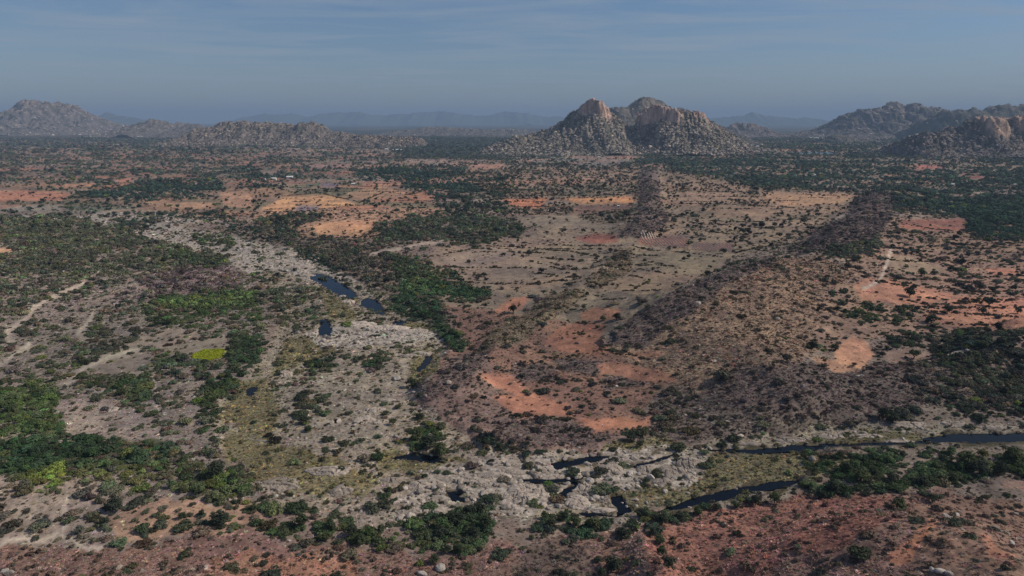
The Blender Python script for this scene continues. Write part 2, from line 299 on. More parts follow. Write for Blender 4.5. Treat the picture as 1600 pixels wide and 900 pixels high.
field([(1303, 540), (1330, 527), (1352, 534), (1368, 556), (1340, 576), (1310, 568)], (164, 116, 88), .03); field([(1275, 560), (1302, 562), (1332, 580), (1305, 584)], (140, 100, 80), .1); field([(1382, 552), (1410, 546), (1462, 556), (1400, 567)], (124, 100, 84), .1)
field([(1195, 302), (1270, 303), (1332, 306), (1318, 318), (1230, 322), (1195, 314)], (146, 112, 84)); field([(1060, 300), (1150, 303), (1150, 318), (1060, 316)], (126, 102, 84)); field([(1120, 322), (1220, 326), (1200, 342), (1110, 340)], (122, 98, 80))
field([(742, 585), (800, 590), (822, 606), (818, 622), (775, 606)], (152, 100, 78), .06); field([(776, 626), (830, 612), (892, 640), (895, 652), (800, 646)], (148, 98, 76), .1); field([(905, 652), (1010, 655), (1030, 645), (1015, 668), (930, 673)], (146, 96, 74), .08)
field([(930, 566), (990, 570), (1050, 585), (1060, 598), (1000, 596), (940, 582)], (146, 98, 76), .15); field([(975, 552), (1020, 548), (1045, 556), (1000, 562)], (138, 96, 76), .15)
field([(1430, 257), (1470, 258), (1470, 263), (1430, 264)], (140, 86, 74)); field([(1500, 273), (1540, 275), (1538, 280), (1500, 279)], (132, 80, 70)); field([(630, 248), (700, 250), (730, 254), (640, 254)], (134, 110, 96)); field([(735, 258), (790, 256), (788, 263), (740, 265)], (134, 98, 82))
field([(1380, 868), (1412, 848), (1462, 814), (1472, 818), (1440, 848), (1425, 878), (1395, 885)], (150, 98, 74), .4); field([(1530, 832), (1546, 836), (1572, 872), (1556, 876)], (148, 98, 76), .35); field([(1410, 735), (1430, 716), (1482, 712), (1470, 722)], (128, 106, 92), .2); field([(1562, 752), (1600, 752), (1600, 772), (1575, 764)], (134, 104, 88), .2); field([(1568, 796), (1600, 790), (1600, 816)], (150, 108, 88), .1)
field([(410, 268), (440, 268), (440, 274), (410, 274)], (120, 98, 90)); field([(480, 258), (550, 255), (550, 262), (490, 264)], (120, 94, 86))
field([(299, 556), (318, 547), (348, 546), (351, 557), (338, 561), (318, 564), (303, 562)], (128, 130, 52), 0)
NF = len(FIELDS)
# dry lake floor and its bund, far
paint([(800, 249), (880, 247.5), (928, 247), (930, 249), (880, 251), (800, 252)], c=(176, 170, 166), g=0); paint([(930, 248), (995, 249), (990, 251), (930, 250)], c=(160, 154, 150), g=0)
paint([(890, 252), (1000, 251), (990, 257), (900, 258)], c=(104, 102, 104), g=0, d=0)
# tracks
TRK = [[(22, 535), (17, 515), (28, 505), (45, 495), (52, 482), (75, 468), (110, 452), (150, 435)], [(-60, 590), (5, 570), (25, 556), (45, 535), (40, 548)], [(240, 588), (242, 606), (240, 622), (250, 650)],
       [(95, 840), (105, 812), (100, 795), (108, 778)], [(95, 838), (120, 848), (150, 862)], [(0, 852), (40, 840), (95, 838)], [(100, 600), (130, 575), (165, 562), (210, 545)], [(1310, 345), (1325, 333), (1330, 327)], [(580, 396), (620, 388), (660, 382), (696, 376)], [(1345, 450), (1375, 438), (1388, 410), (1395, 385)], [(118, 522), (140, 505), (148, 490)]]
for t in TRK:
    s, m = line_mask(t, 3.3 if t[0][1] > 430 else 1.9)
    soil[s][m] = (150, 134, 118); green[s][m] *= .1; dry[s][m] = 0; fid[s][m] = 900
# pools
POOLS = [[(478, 429), (502, 427), (525, 438), (545, 449), (560, 463), (536, 466), (515, 452), (495, 440)], [(568, 466), (586, 467), (600, 484), (601, 493), (582, 487), (563, 475)], [(500, 500), (508, 497), (519, 515), (514, 525), (497, 522)],
         [(663, 550), (674, 553), (673, 569), (655, 581), (649, 578), (661, 565)], [(383, 608), (398, 602), (403, 606), (397, 618), (384, 618)], [(600, 713), (650, 706), (682, 711), (699, 720), (680, 724), (630, 718)],
         [(1440, 684), (1500, 676), (1600, 676), (1600, 690), (1500, 696), (1450, 693)], [(1095, 701), (1175, 700), (1260, 693), (1450, 688), (1450, 697), (1300, 701), (1185, 709), (1140, 707)],
         [(1040, 792), (1060, 784), (1130, 764), (1200, 753), (1258, 748), (1252, 756), (1150, 776), (1085, 793), (1006, 806)], [(868, 776), (885, 760), (902, 752), (895, 764), (878, 782)], [(952, 774), (972, 773), (988, 800), (965, 803)],
         [(905, 798), (960, 804), (975, 802), (970, 808), (912, 806)], [(690, 766), (722, 765), (730, 769), (712, 773), (735, 778), (728, 783), (706, 780), (698, 771)], [(800, 749), (850, 748), (905, 746), (935, 731), (920, 742), (895, 754), (830, 753)],
         [(960, 727), (1010, 722), (1040, 710), (1062, 704), (1040, 716), (1000, 728)], [(860, 722), (925, 712), (955, 713), (915, 724), (870, 732)], [(612, 500), (634, 502), (630, 508), (615, 508)]]
for p in POOLS:
    s, m = poly_mask(p); pool[s][m] = 1; green[s][m] = 0; dry[s][m] = 0; rock[s][m] = .10; soil[s][m] = (70, 62, 46)
# soften
soil = np.clip((soil * .82 + soil.mean(-1, keepdims=True) * .18) * 1.09, 0, 235); gtint = (gtint * .68 + gtint.mean(-1, keepdims=True) * .32) * 1.16; dtint = dtint * 1.14
soil = blur(soil, 2); gtint = blur(gtint, 4); dtint = blur(dtint, 4); green = blur(green, 5); dry = blur(dry, 2); tree = blur(tree, 3); rock = blur(rock, 2); river = blur(river, 6)
pool_b = blur(pool, 1); river_w = blur(blur((river > .5) * 1.0, 14), 14)

# ------------------------------------------------------------------ heights
RSC = .58
RIDGES = [  # crest points (map outline x, y, height), reach to the left, reach to the right
    ([(945, 548, 0), (1000, 500, 15), (1060, 462, 24), (1130, 432, 28), (1210, 405, 25), (1290, 385, 19), (1330, 346, 24), (1375, 305, 20), (1405, 290, 2)], 48, 130),
    ([(1060, 462, 24), (1130, 520, 24), (1200, 570, 20), (1215, 625, 4)], 60, 70),
    ([(1200, 570, 18), (1330, 590, 9), (1460, 588, 8)], 45, 45),
    ([(1018, 262, 14), (1015, 300, 17), (1005, 335, 12), (985, 358, 15), (972, 374, 1)], 32, 34),
    ([(988, 382, 4), (950, 410, 8), (915, 440, 4), (870, 470, 8), (800, 515, 8), (745, 560, 9), (690, 590, 11), (650, 622, 1)], 24, 26),
    ([(1900, 420, 46), (1640, 495, 30), (1570, 525, 22), (1505, 600, 2)], 38, 45),
    ([(1800, 1060, 34), (1480, 850, 17), (1385, 785, 3)], 85, 85),
    ([(-400, 960, 10), (300, 950, 17), (680, 960, 15), (760, 960, 8)], 34, 36),
    ([(1010, 960, 13), (1005, 880, 6), (990, 832, 1)], 20, 24)]
def build_ridge(r):
    pts, wl, wr = r
    out = []
    for px, py, h in pts:
        h = h * (RSC if pts[0][1] < 700 and pts[0][0] != -400 else 1.0)
        x, y = unproject(px, py, h); out.append((float(x), float(y), h))
    return np.array(out), wl, wr
RID = [build_ridge(r) for r in RIDGES]
def ridge_h(x, y):
    tot = np.zeros_like(x)
    if x.ndim == 1 and len(x) > 5000 and (y > 2300).mean() > .05:
        k = y < 2300
        if k.any(): tot[k] = ridge_h(x[k], y[k])
        return tot
    wx = x + 10 * noise(x / 45, y / 45, 71) + 3 * noise(x / 14, y / 14, 72); wy = y + 10 * noise(x / 45, y / 45, 73) + 3 * noise(x / 14, y / 14, 74)
    for P, wl, wr in RID:
        best = np.zeros_like(x)
        mg = max(wl, wr) + 20
        m = (x > P[:, 0].min() - mg) & (x < P[:, 0].max() + mg) & (y > P[:, 1].min() - mg) & (y < P[:, 1].max() + mg)
        if not m.any(): continue
        X = wx[m]; Y = wy[m]; b = np.zeros_like(X)
        for (ax, ay, ah), (bx, by, bh) in zip(P[:-1], P[1:]):
            vx, vy = bx - ax, by - ay; l2 = vx * vx + vy * vy
            t = np.clip(((X - ax) * vx + (Y - ay) * vy) / l2, 0, 1)
            ex = X - ax - t * vx; ey = Y - ay - t * vy
            side = vx * ey - vy * ex                      # > 0: left of the direction of travel
            w = np.where(side > 0, wl, wr)
            h = ah + (bh - ah) * t
            q = np.hypot(ex, ey) / (w * (.35 + .65 * h / P[:, 2].max()))
            b = np.maximum(b, h * np.where(q < 1, (1 - q) ** 2 * (1 + 2 * q) * .55 + .45 * (1 - q), 0))
        best[m] = b
        tot = (tot ** 3 + best ** 3) ** (1 / 3.)
    return tot
def height(x, y):
    x = np.asarray(x, float); y = np.asarray(y, float)
    px, py = project(x, y, -1.5)
    px = px + 2.5 * noise(x / 3.2, y / 3.2, 77) + 3 * noise(x / 9, y / 9, 78); py = py + .9 * noise(x / 2.6, y / 2.6, 79) + 2.2 * noise(x / 8, y / 8, 76)
    rv = look(river, px, py) * (y < 1500)
    pl = look(pool_b, px, py) * (y < 1500)
    far = sstep(900, 2600, y)
    z = (1.6 * fbm(x / 170, y / 170, 3, 3) + .35 * fbm(x / 23, y / 23, 7, 3)) * (1 - .85 * rv)
    z = z + far * 5 * fbm(x / 700, y / 700, 12, 3)
    rh = ridge_h(x, y) * (1 - .97 * sstep(.03, .62, look(river_w, px, py) * (y < 1500)))
    z = z + rh + (.07 * rh * fbm(x / 30, y / 30, 21, 3) + .5 * sstep(2, 8, rh) * fbm(x / 5, y / 5, 23, 2)) * (1 - rv)
    z = z - 1.5 * rv + rv * (.30 * fbm(x / 7, y / 7, 31, 3) + .35 * fbm(x / 22, y / 22, 33, 2))
    z = z - 1.5 * sstep(.15, .8, pl)
    return z

# ------------------------------------------------------------------ materials
def material(name): 
    m = bpy.data.materials.new(name); m.use_nodes = True
    t = m.node_tree; b = t.nodes['Principled BSDF']
    b.inputs['Roughness'].default_value = .95; b.inputs['Specular IOR Level'].default_value = .1
    return m, t, b
def noise_mul(t, col_out, specs, seedoff=0):
    """multiply a colour by several world-space noises"""
    geo = nd(t, 'ShaderNodeNewGeometry'); cur = col_out
    for sc, lo, hi, det in specs:
        n = nd(t, 'ShaderNodeTexNoise'); n.inputs['Scale'].default_value = sc; n.inputs['Detail'].default_value = det; n.inputs['Roughness'].default_value = .65
        mr = nd(t, 'ShaderNodeMapRange'); mr.inputs[1].default_value = .3; mr.inputs[2].default_value = .7; mr.inputs[3].default_value = lo; mr.inputs[4].default_value = hi
        mx = nd(t, 'ShaderNodeMix', data_type='RGBA', blend_type='MULTIPLY'); mx.inputs[0].default_value = 1
        t.links.new(geo.outputs['Position'], n.inputs['Vector']); t.links.new(n.outputs['Fac'], mr.inputs[0])
        t.links.new(cur, mx.inputs[6]); t.links.new(mr.outputs[0], mx.inputs[7]); cur = mx.outputs[2]
    return cur, geo
def bump(t, b, geo, sc, dist, det=5):
    n = nd(t, 'ShaderNodeTexNoise'); n.inputs['Scale'].default_value = sc; n.inputs['Detail'].default_value = det; n.inputs['Roughness'].default_value = .6
    bp = nd(t, 'ShaderNodeBump'); bp.inputs['Distance'].default_value = dist; bp.inputs['Strength'].default_value = .8
    t.links.new(geo.outputs['Position'], n.inputs['Vector']); t.links.new(n.outputs['Fac'], bp.inputs['Height']); t.links.new(bp.outputs[0], b.inputs['Normal'])
M = {}
m, t, b = material('ground_soil'); at = nd(t, 'ShaderNodeAttribute', attribute_name='col')
c, geo = noise_mul(t, at.outputs['Color'], [(.9, .78, 1.22, 4), (.14, .86, 1.14, 4), (3.0, .85, 1.15, 2)])
t.links.new(c, b.inputs['Base Color']); bump(t, b, geo, .5, .5); M['ground'] = m
m, t, b = material('hill_rock'); at = nd(t, 'ShaderNodeAttribute', attribute_name='col')
c, geo = noise_mul(t, at.outputs['Color'], [(.05, .72, 1.28, 6), (.012, .85, 1.15, 4)])
t.links.new(c, b.inputs['Base Color']); bump(t, b, geo, .06, 9, 6); M['hill'] = m
def tinted(name, specs, attr_type='INSTANCER', translucent=0.0, rough=.9, bm=None):
    m, t, b = material(name); at = nd(t, 'ShaderNodeAttribute', attribute_name='tint', attribute_type=attr_type)
    c, geo = noise_mul(t, at.outputs['Color'], specs)
    t.links.new(c, b.inputs['Base Color']); b.inputs['Roughness'].default_value = rough
    if translucent:
        tr = nd(t, 'ShaderNodeBsdfTranslucent'); mx = nd(t, 'ShaderNodeMixShader'); mx.inputs[0].default_value = translucent
        t.links.new(c, tr.inputs[0]); t.links.new(b.outputs[0], mx.inputs[1]); t.links.new(tr.outputs[0], mx.inputs[2]); t.links.new(mx.outputs[0], t.nodes['Material Output'].inputs[0])
    if bm: bump(t, b, geo, *bm)
    return m
M['leaf'] = tinted('foliage', [(1.1, .65, 1.35, 2)], translucent=.22)
M['twig'] = tinted('dry_twigs', [(1.3, .7, 1.3, 2)])
M['rock'] = tinted('granite', [(.8, .70, 1.25, 5), (.2, .85, 1.12, 3)], bm=(1.2, .35))
m, t, b = material('bark'); b.inputs['Base Color'].default_value = (.09, .065, .05, 1); M['bark'] = m
m, t, b = material('pool_water'); b.inputs['Base Color'].default_value = (.006, .009, .014, 1); b.inputs['Roughness'].default_value = .06; b.inputs['Specular IOR Level'].default_value = .14; b.inputs['IOR'].default_value = 1.33
geo = nd(t, 'ShaderNodeNewGeometry'); bump(t, b, geo, 1.5, .02); M['water'] = m
m, t, b = material('whitewash'); b.inputs['Base Color'].default_value = (.78, .78, .76, 1); M['white'] = m
m, t, b = material('tin_roof'); b.inputs['Base Color'].default_value = (.62, .64, .68, 1); b.inputs['Roughness'].default_value = .5; M['tin'] = m
m, t, b = material('tile_roof'); b.inputs['Base Color'].default_value = (.30, .14, .09, 1); M['tile'] = m
m, t, b = material('dark_opening'); b.inputs['Base Color'].default_value = (.03, .03, .03, 1); M['dark'] = m
m, t, b = material('straw'); b.inputs['Base Color'].default_value = (.55, .44, .33, 1); M['straw'] = m

def mesh_obj(name, verts, faces, mat, parent=None, smooth=False, data=None):
    if data is None:
        data = bpy.data.meshes.new(name)
        verts = np.asarray(verts, np.float32)
        if isinstance(faces, np.ndarray):
            k = faces.shape[1]; n = len(faces)
            data.vertices.add(len(verts)); data.vertices.foreach_set('co', verts.ravel())
            data.loops.add(n * k); data.loops.foreach_set('vertex_index', faces.ravel().astype(np.int32))
            data.polygons.add(n); data.polygons.foreach_set('loop_start', (np.arange(n) * k).astype(np.int32))
            data.update(calc_edges=True); data.validate()
        else: data.from_pydata(verts.tolist(), [], faces)
        if smooth: data.polygons.foreach_set('use_smooth', np.ones(len(data.polygons), bool))
        data.materials.append(mat)
    o = bpy.data.objects.new(name, data); COL.objects.link(o)
    if parent is not None: o.parent = parent
    return o
def col_attr(mesh, c):
    a = mesh.attributes.new('col', 'FLOAT_COLOR', 'POINT')
    a.data.foreach_set('color', np.concatenate([c, np.ones((len(c), 1))], 1).astype(np.float32).ravel())

# ------------------------------------------------------------------ ground sheet
ys = [62.0]
while ys[-1] < 46000:
    d = ys[-1]; ys.append(d + min(max(.42, d * d / (CAM_H * 692) * 1.05), max(.035 * d, 1)))
ys = np.array(ys); us = np.linspace(-1.0, 1.0, 1180)
NY, NX = len(ys), len(us)
X = ys[:, None] * us[None, :]; Y = np.repeat(ys[:, None], NX, 1)
X = X + 0 * Y
x = X.ravel(); y = Y.ravel(); z = height(x, y)
def warp(x, y, z, amp=.010, s=1.0):
    dd = np.maximum(y, 100)
    w = dd * .05
    return project(x + amp * dd * fbm(x / w, y / w, 91, 3), y + amp * 1.6 * dd * fbm(x / w, y / w, 95, 3), z)
def plot_hash(x, y):
    ca, sa = math.cos(.35), math.sin(.35)
    u = (x * ca - y * sa + 25 * noise(x / 90, y / 90, 41)) / 85; v = (x * sa + y * ca + 25 * noise(x / 90, y / 90, 42)) / 55
    return hash01(np.floor(u), np.floor(v), 43)
def soil_col(x, y, z):
    px, py = warp(x, y, z, .018 - .011 * sstep(220, 420, y))
    c = look(soil, px, py)
    qx, qy = warp(x, y, z, .0022); ff = look(fid, qx, qy); ff = (ff > 0) & (ff <= NF); c[ff] = look(soil, qx, qy)[ff]
    # patchwork of small plots on the far plain
    p = look(patch, px, py)
    k = plot_hash(x, y)[:, None]
    pal = np.where(k < .25, np.array([[132, 104, 84]]), np.where(k < .45, np.array([[108, 92, 82]]), np.where(k < .6, np.array([[140, 96, 78]]), np.where(k < .85, np.array([[78, 82, 66]]), np.array([[124, 114, 102]])))))
    c = c * (1 - .55 * p[:, None]) + pal * .55 * p[:, None]
    n1 = fbm(x / 34, y / 34, 51, 4); n2 = fbm(x / 6, y / 6, 55, 3); n3 = fbm(x / 260, y / 260, 58, 3)
    k = 1 + .16 * n1 + .15 * n2 + .10 * n3
    c = c * k[:, None]
    c[:, 0] *= 1 + .04 * n3; c[:, 2] *= 1 - .05 * n1
    # shaly, streaky rock showing in the river bed
    rk = look(rock, px, py); st = fbm(x / 9, y / 2.6, 61, 4)
    m = sstep(.05, .25, st - .35 + .7 * rk) * sstep(.1, .4, rk)
    c = c * (1 - m[:, None]) + np.array([[160, 150, 138]]) * (1 + .15 * n2)[:, None] * m[:, None]
    dk = sstep(.12, .3, fbm(x / 3.5, y / 3, 66, 3)) * rk
    c = c * (1 - .35 * dk[:, None])
    # ground litter under dry scrub
    dl = np.clip(look(dry, px, py), 0, 1) * sstep(-.1, .3, fbm(x / 2.2, y / 2.2, 68, 3)) * .5
    c = c * (1 - dl[:, None]) + look(dtint, px, py) * dl[:, None]
    # cattle paths and plough marks keep fields from being even
    fw = (sstep(4200, 5600, y) * .95)[:, None]; wood = (sstep(-.3, .3, fbm(x / 900, y / 900, 63, 4)))[:, None]
    c = c * (1 - fw) + (np.array([[44, 50, 44]]) * wood + np.array([[74, 70, 62]]) * (1 - wood)) * fw       # distant woods and fields, too far to tell apart
    return alb(np.clip(c, 20, 230))
gc = soil_col(x, y, z)
ppx, ppy = warp(x, y, z, .0022)
vf = look(fid, ppx, ppy).reshape(NY, NX); rvm = (look(river, ppx, ppy) > .5).reshape(NY, NX)
fcls = vf[:-1, :-1].astype(int)
fcls = np.where((fcls == 0) & rvm[:-1, :-1], 800, fcls)
fcls[Y[:-1, :-1] > 6000] = 0
idx = np.arange(NY * NX).reshape(NY, NX)
quads = np.stack([idx[:-1, :-1], idx[:-1, 1:], idx[1:, 1:], idx[1:, :-1]], -1).reshape(-1, 4)
fcls = fcls.ravel(); V = np.stack([x, y, z], 1)
def piece(name, sel, smooth=True):
    q = quads[sel]
    if len(q) < 6: return None
    used, inv = np.unique(q, return_inverse=True)
    o = mesh_obj(name, V[used], inv.reshape(-1, 4), M['ground'], smooth=smooth)
    col_attr(o.data, gc[used]); o['kind'] = 'structure'
    return o
keep = (fcls == 0) | ((fcls > 0) & (fcls <= NF) & (np.bincount(fcls, minlength=1000)[fcls] < 12))
piece('ground', keep)
for k in range(1, NF + 1):
    if (fcls == k).sum() >= 12: piece('field', fcls == k)
piece('river_bed', fcls == 800); piece('dirt_path', fcls == 900)

def tz(x, y): return height(np.atleast_1d(np.asarray(x, float)), np.atleast_1d(np.asarray(y, float)))
def ground_at(px, py):
    h = 0.0
    for _ in range(12):
        gx, gy = unproject(px, py, h); h = .5 * h + .5 * float(tz(gx, gy)[0])
    gx, gy = unproject(px, py, h)
    return float(gx), float(gy), float(tz(gx, gy)[0])

# ------------------------------------------------------------------ water
WZ = -2.0
for p in POOLS:
    P = np.array([ext(q) if q[0] >= 1600 else q for q in p], float)
    c = P.mean(0); P = c + (P - c) * 1.0
    d = P - c; l = np.hypot(d[:, 0], d[:, 1])[:, None]; P = P + d / np.maximum(l, 1) * 3
    gx, gy = unproject(P[:, 0], P[:, 1], WZ)
    o = mesh_obj('pool_water', np.stack([gx, gy, np.full(len(gx), WZ)], 1), [list(range(len(gx)))[::-1]], M['water']); o['kind'] = 'structure'
    o.name = 'pool_water'
# far lake
gx, gy = unproject(np.array([1232, 1312, 1305, 1270, 1236]), np.array([243.0, 242.6, 239.2, 238.6, 240.]), 1.0)
FARW = (gx, gy)

# ------------------------------------------------------------------ hills
HILL_SURF = []
def make_hill(sky_pts, dist, wf, wb, c_rock, c_talus, nx=220, ny=120, cliff=None, cov=.35, rough=1.0, seed=1, boulders=0, bsize=(3, 9), shrubs=0, amp=1.0):
    P = np.array(sky_pts, float)
    bb = (450 - P[:, 1]) / FPX; tt = dist / (cp + sp * bb)
    xw = (P[:, 0] - 800) / FPX * tt; zs_ = CAM_H + (-sp + cp * bb) * tt
    # distance along the view axis is close to y for far things
    gx = np.linspace(xw[0], xw[-1], nx); t = np.linspace(-1, 1, ny)
    crest = np.interp(gx, xw, zs_); crest = np.maximum(crest, 0)
    hmax = crest.max()
    Xg = np.repeat(gx[None, :], ny, 0)
    dep = np.where(t < 0, wf, wb) * t
    Yg = dist + np.repeat(dep[:, None], nx, 1)
    s = hmax
    wob = .25 * wf * fbm(Xg / (s * 1.6), 0 * Xg + seed, seed, 3)
    q = np.abs(Yg - dist - wob) / np.where(Yg - dist - wob < 0, wf, wb)
    q = np.clip(q + .18 * amp * fbm(Xg / (s * .8), Yg / (s * .8), seed + 5, 4), 0, 1.6)
    C = np.repeat(crest[None, :], ny, 0)
    qq = np.clip(q, 0, 1)
    prof = (1 - qq) ** 1.35
    Z = C * prof
    cl = np.zeros_like(Z)
    if cliff:
        for (cx, cw, z0, hh) in cliff:                  # steep faces under the summits: (px, half width px, foot z, extra sharpness)
            xc = (cx - 800) / FPX * dist * .98; w = cw / FPX * dist
            k = sstep(1, .55, np.abs(Xg - xc) / w + .25 * fbm(Xg / 60, Yg / 60, seed + 9, 3))
            zf = Z / np.maximum(C, 1)
            steep = np.where(zf > hh, hh + (1 - hh) * sstep(hh, hh + .16 + .08 * fbm(Xg / 45, Yg / 45, seed + 10, 3), zf) , zf)
            Z = Z * (1 - k) + C * steep * k
            cl = np.maximum(cl, k * sstep(hh - .02, hh + .06, zf))
    env = sstep(0, .25, Z / s) 
    Z = Z + rough * env * s * (.07 * fbm(Xg / (s * .35), Yg / (s * .35), seed + 2, 5) + .018 * (np.abs(fbm(Xg / (s * .07), Yg / (s * .07), seed + 3, 3)) * 2 - .5))
    gul = np.abs(fbm(Xg / (s * .22), Yg / (s * .9), seed + 31, 3))
    Z = Z - rough * s * .06 * (1 - sstep(0, .25, gul)) * env * (1 - cl)
    if cliff: Z = Z + cl * s * (.05 * (np.abs(fbm(Xg / 16, Yg / 50, seed + 13, 3)) - .25) + .05 * fbm(Xg / 34, Yg / 34, seed + 14, 4))
    edge = np.minimum(1, np.minimum(sstep(0, .06, (Xg - gx[0]) / (gx[-1] - gx[0])), sstep(0, .06, (gx[-1] - Xg) / (gx[-1] - gx[0]))))
    Z = Z * edge - 12 * (1 - edge) - 12 * sstep(.97, 1.02, q)
    n = fbm(Xg / (s * .12), Yg / (s * .12), seed + 40, 4)
    k = np.clip(cl + sstep(.45, .95, Z / s + .3 * n) * .5, 0, 1)[..., None]
    c = np.array(c_talus, float) * (1 - k) + np.array(c_rock, float) * k
    c = c * (1 + .22 * n)[..., None] * (.86 if not cliff else 1)
    # dark scrub growing in the gullies
    gk = (sstep(.05, .35, fbm(Xg / (s * .25), Yg / (s * .25), seed + 50, 4)) * .7 * (1 - cl))[..., None]
    c = c * (1 - gk) + np.array([66, 68, 58]) * gk
    if cliff:
        st = sstep(.0, .5, fbm(Xg / 14, Yg / 120, seed + 60, 3))[..., None] * cl[..., None] * .4
        c = c * (1 - st) + np.array([96, 78, 70]) * st
    idx = np.arange(nx * ny).reshape(ny, nx)
    q4 = np.stack([idx[:-1, :-1], idx[:-1, 1:], idx[1:, 1:], idx[1:, :-1]], -1).reshape(-1, 4)
    o = mesh_obj('hill', np.stack([Xg, Yg, Z], -1).reshape(-1, 3), q4, M['hill'], smooth=not cliff and hmax / nx < 1)
    col_attr(o.data, alb(np.clip(c.reshape(-1, 3), 15, 220))); o['kind'] = 'structure'
    pts = np.zeros((0, 4)); sh = np.zeros((0, 4))
    flat = np.stack([Xg, Yg, Z], -1)[: int(ny * wf / (wf + wb) * 1.15) if False else ny].reshape(-1, 3); clf = cl.ravel()
    ok = np.where((flat[:, 2] > 1))[0]
    def pick(nk, lo, hi, avoid):
        w = np.where(clf[ok] > .5, avoid, 1.0) * (flat[ok, 2] > 0)
        j = rng.choice(ok, nk, p=w / w.sum()); r = lo + (hi - lo) * rng.random(nk) ** 3
        pq = flat[j].copy(); return np.concatenate([pq, r[:, None]], 1)
    if boulders: pts = pick(int(boulders * 1.25), bsize[0] * .5, bsize[1] * .75, .12)
    if shrubs: sh = pick(int(shrubs * 1.5), 2.2, 5, .03)
    return pts, sh
PINK = (164, 138, 124); TALUS = (120, 112, 102); TALB = (94, 90, 86)
hb = []; hs = []
def H(*a, **k):
    p, s = make_hill(*a, **k); hb.append(p); hs.append(s)
# central massif: two rocky summits in front, a rounder one behind
H([(740, 238), (770, 226), (800, 215), (835, 207), (860, 199), (880, 186), (898, 172), (908, 164), (918, 159), (930, 158), (941, 161), (948, 168), (953, 173), (960, 169), (966, 176), (975, 192), (990, 206), (1010, 222), (1030, 240)], 2850, 330, 300, PINK, TALUS, 300, 170, [(930, 26, 60, .74)], seed=3, rough=.65, amp=.7, boulders=5200, shrubs=4200)
H([(930, 240), (955, 226), (980, 206), (998, 190), (1003, 174), (1012, 168), (1025, 166), (1042, 170), (1058, 176), (1078, 174), (1092, 176), (1104, 182), (1118, 196), (1135, 205), (1160, 218), (1185, 231), (1215, 243)], 2780, 300, 320, PINK, TALUS, 330, 170, [(1026, 34, 60, .68), (1088, 16, 60, .84)], seed=7, rough=.7, amp=.7, boulders=6500, shrubs=4800)
H([(900, 205), (940, 172), (955, 166), (975, 166), (988, 160), (1000, 154), (1016, 152.5), (1032, 156), (1050, 161), (1075, 171), (1100, 182), (1130, 200), (1150, 210)], 4300, 700, 600, (140, 124, 112), TALB, 200, 110, seed=9, rough=.45, amp=.5, boulders=1500, bsize=(4, 12), shrubs=2000)
# low stony hills left of the centre
H([(290, 212), (315, 202), (335, 196), (352, 191), (375, 190), (395, 187), (408, 189), (425, 194), (445, 192), (462, 195), (475, 190), (490, 190), (505, 193), (520, 202), (545, 209), (570, 214)], 3900, 480, 400, (150, 130, 116), (116, 106, 100), 260, 110, seed=13, boulders=6500, bsize=(3, 9), shrubs=3500)
H([(520, 214), (560, 211), (600, 213), (640, 213), (670, 218)], 3500, 250, 250, (140, 122, 110), (114, 104, 98), 140, 60, seed=15, boulders=1500, shrubs=1200)
H([(180, 208), (205, 195), (222, 189), (240, 186), (262, 188), (285, 193), (310, 195), (340, 203), (370, 208)], 6200, 700, 600, (140, 126, 116), (108, 102, 100), 160, 80, seed=17, boulders=1600, bsize=(4, 12), shrubs=1400)
H([(-90, 208), (-40, 200), (0, 184), (20, 172), (30, 162), (45, 156.5), (60, 155.5), (75, 159), (95, 160), (112, 163), (125, 168), (138, 176), (155, 185), (175, 195), (200, 204), (225, 209)], 7400, 1300, 1000, (160, 136, 122), (110, 104, 102), 240, 140, seed=19, boulders=4500, bsize=(6, 20), shrubs=3500)
H([(590, 207), (640, 202), (660, 199), (690, 198), (720, 200), (760, 203), (790, 201), (830, 203), (860, 207)], 6800, 700, 500, (136, 124, 114), (104, 100, 98), 160, 60, seed=21, boulders=1000, bsize=(5, 14), shrubs=1200)
# right hand hills
H([(1230, 212), (1270, 207), (1290, 198), (1312, 184), (1335, 174), (1352, 170), (1368, 171), (1382, 165), (1395, 161), (1412, 162), (1430, 164), (1452, 166), (1475, 169), (1490, 176), (1520, 190), (1560, 205)], 5600, 900, 800, (140, 126, 118), (104, 98, 98), 240, 120, seed=23, boulders=4500, bsize=(5, 16), shrubs=2500)
H([(1420, 205), (1470, 176), (1490, 173), (1520, 170), (1545, 166), (1570, 164), (1600, 162), (1680, 158), (1760, 176), (1850, 205)], 4700, 700, 700, (118, 110, 106), (92, 92, 86), 180, 90, seed=25, boulders=1200, bsize=(4, 14), shrubs=2500)
H([(1385, 246), (1400, 235), (1412, 222), (1425, 212), (1440, 208), (1455, 211), (1470, 202), (1492, 198), (1510, 190), (1528, 185), (1545, 184), (1553, 192), (1570, 188), (1590, 184), (1620, 180), (1700, 172), (1780, 190), (1840, 246)], 2550, 240, 260, (156, 132, 116), (104, 94, 90), 300, 130, [(1535, 22, 40, .55), (1590, 26, 40, .60), (1680, 60, 40, .5)], seed=27, boulders=5500, bsize=(2.5, 8), shrubs=3800)
H([(1280, 219), (1296, 212), (1310, 210), (1330, 214), (1352, 217), (1370, 219), (1390, 222)], 4300, 250, 220, (140, 126, 116), (110, 106, 98), 120, 50, seed=29, boulders=900, shrubs=700)
H([(1120, 205), (1140, 194), (1160, 191), (1180, 194), (1200, 203), (1215, 207)], 6000, 420, 350, (150, 128, 118), (116, 106, 104), 110, 50, seed=31, boulders=900, bsize=(4, 12), shrubs=500)
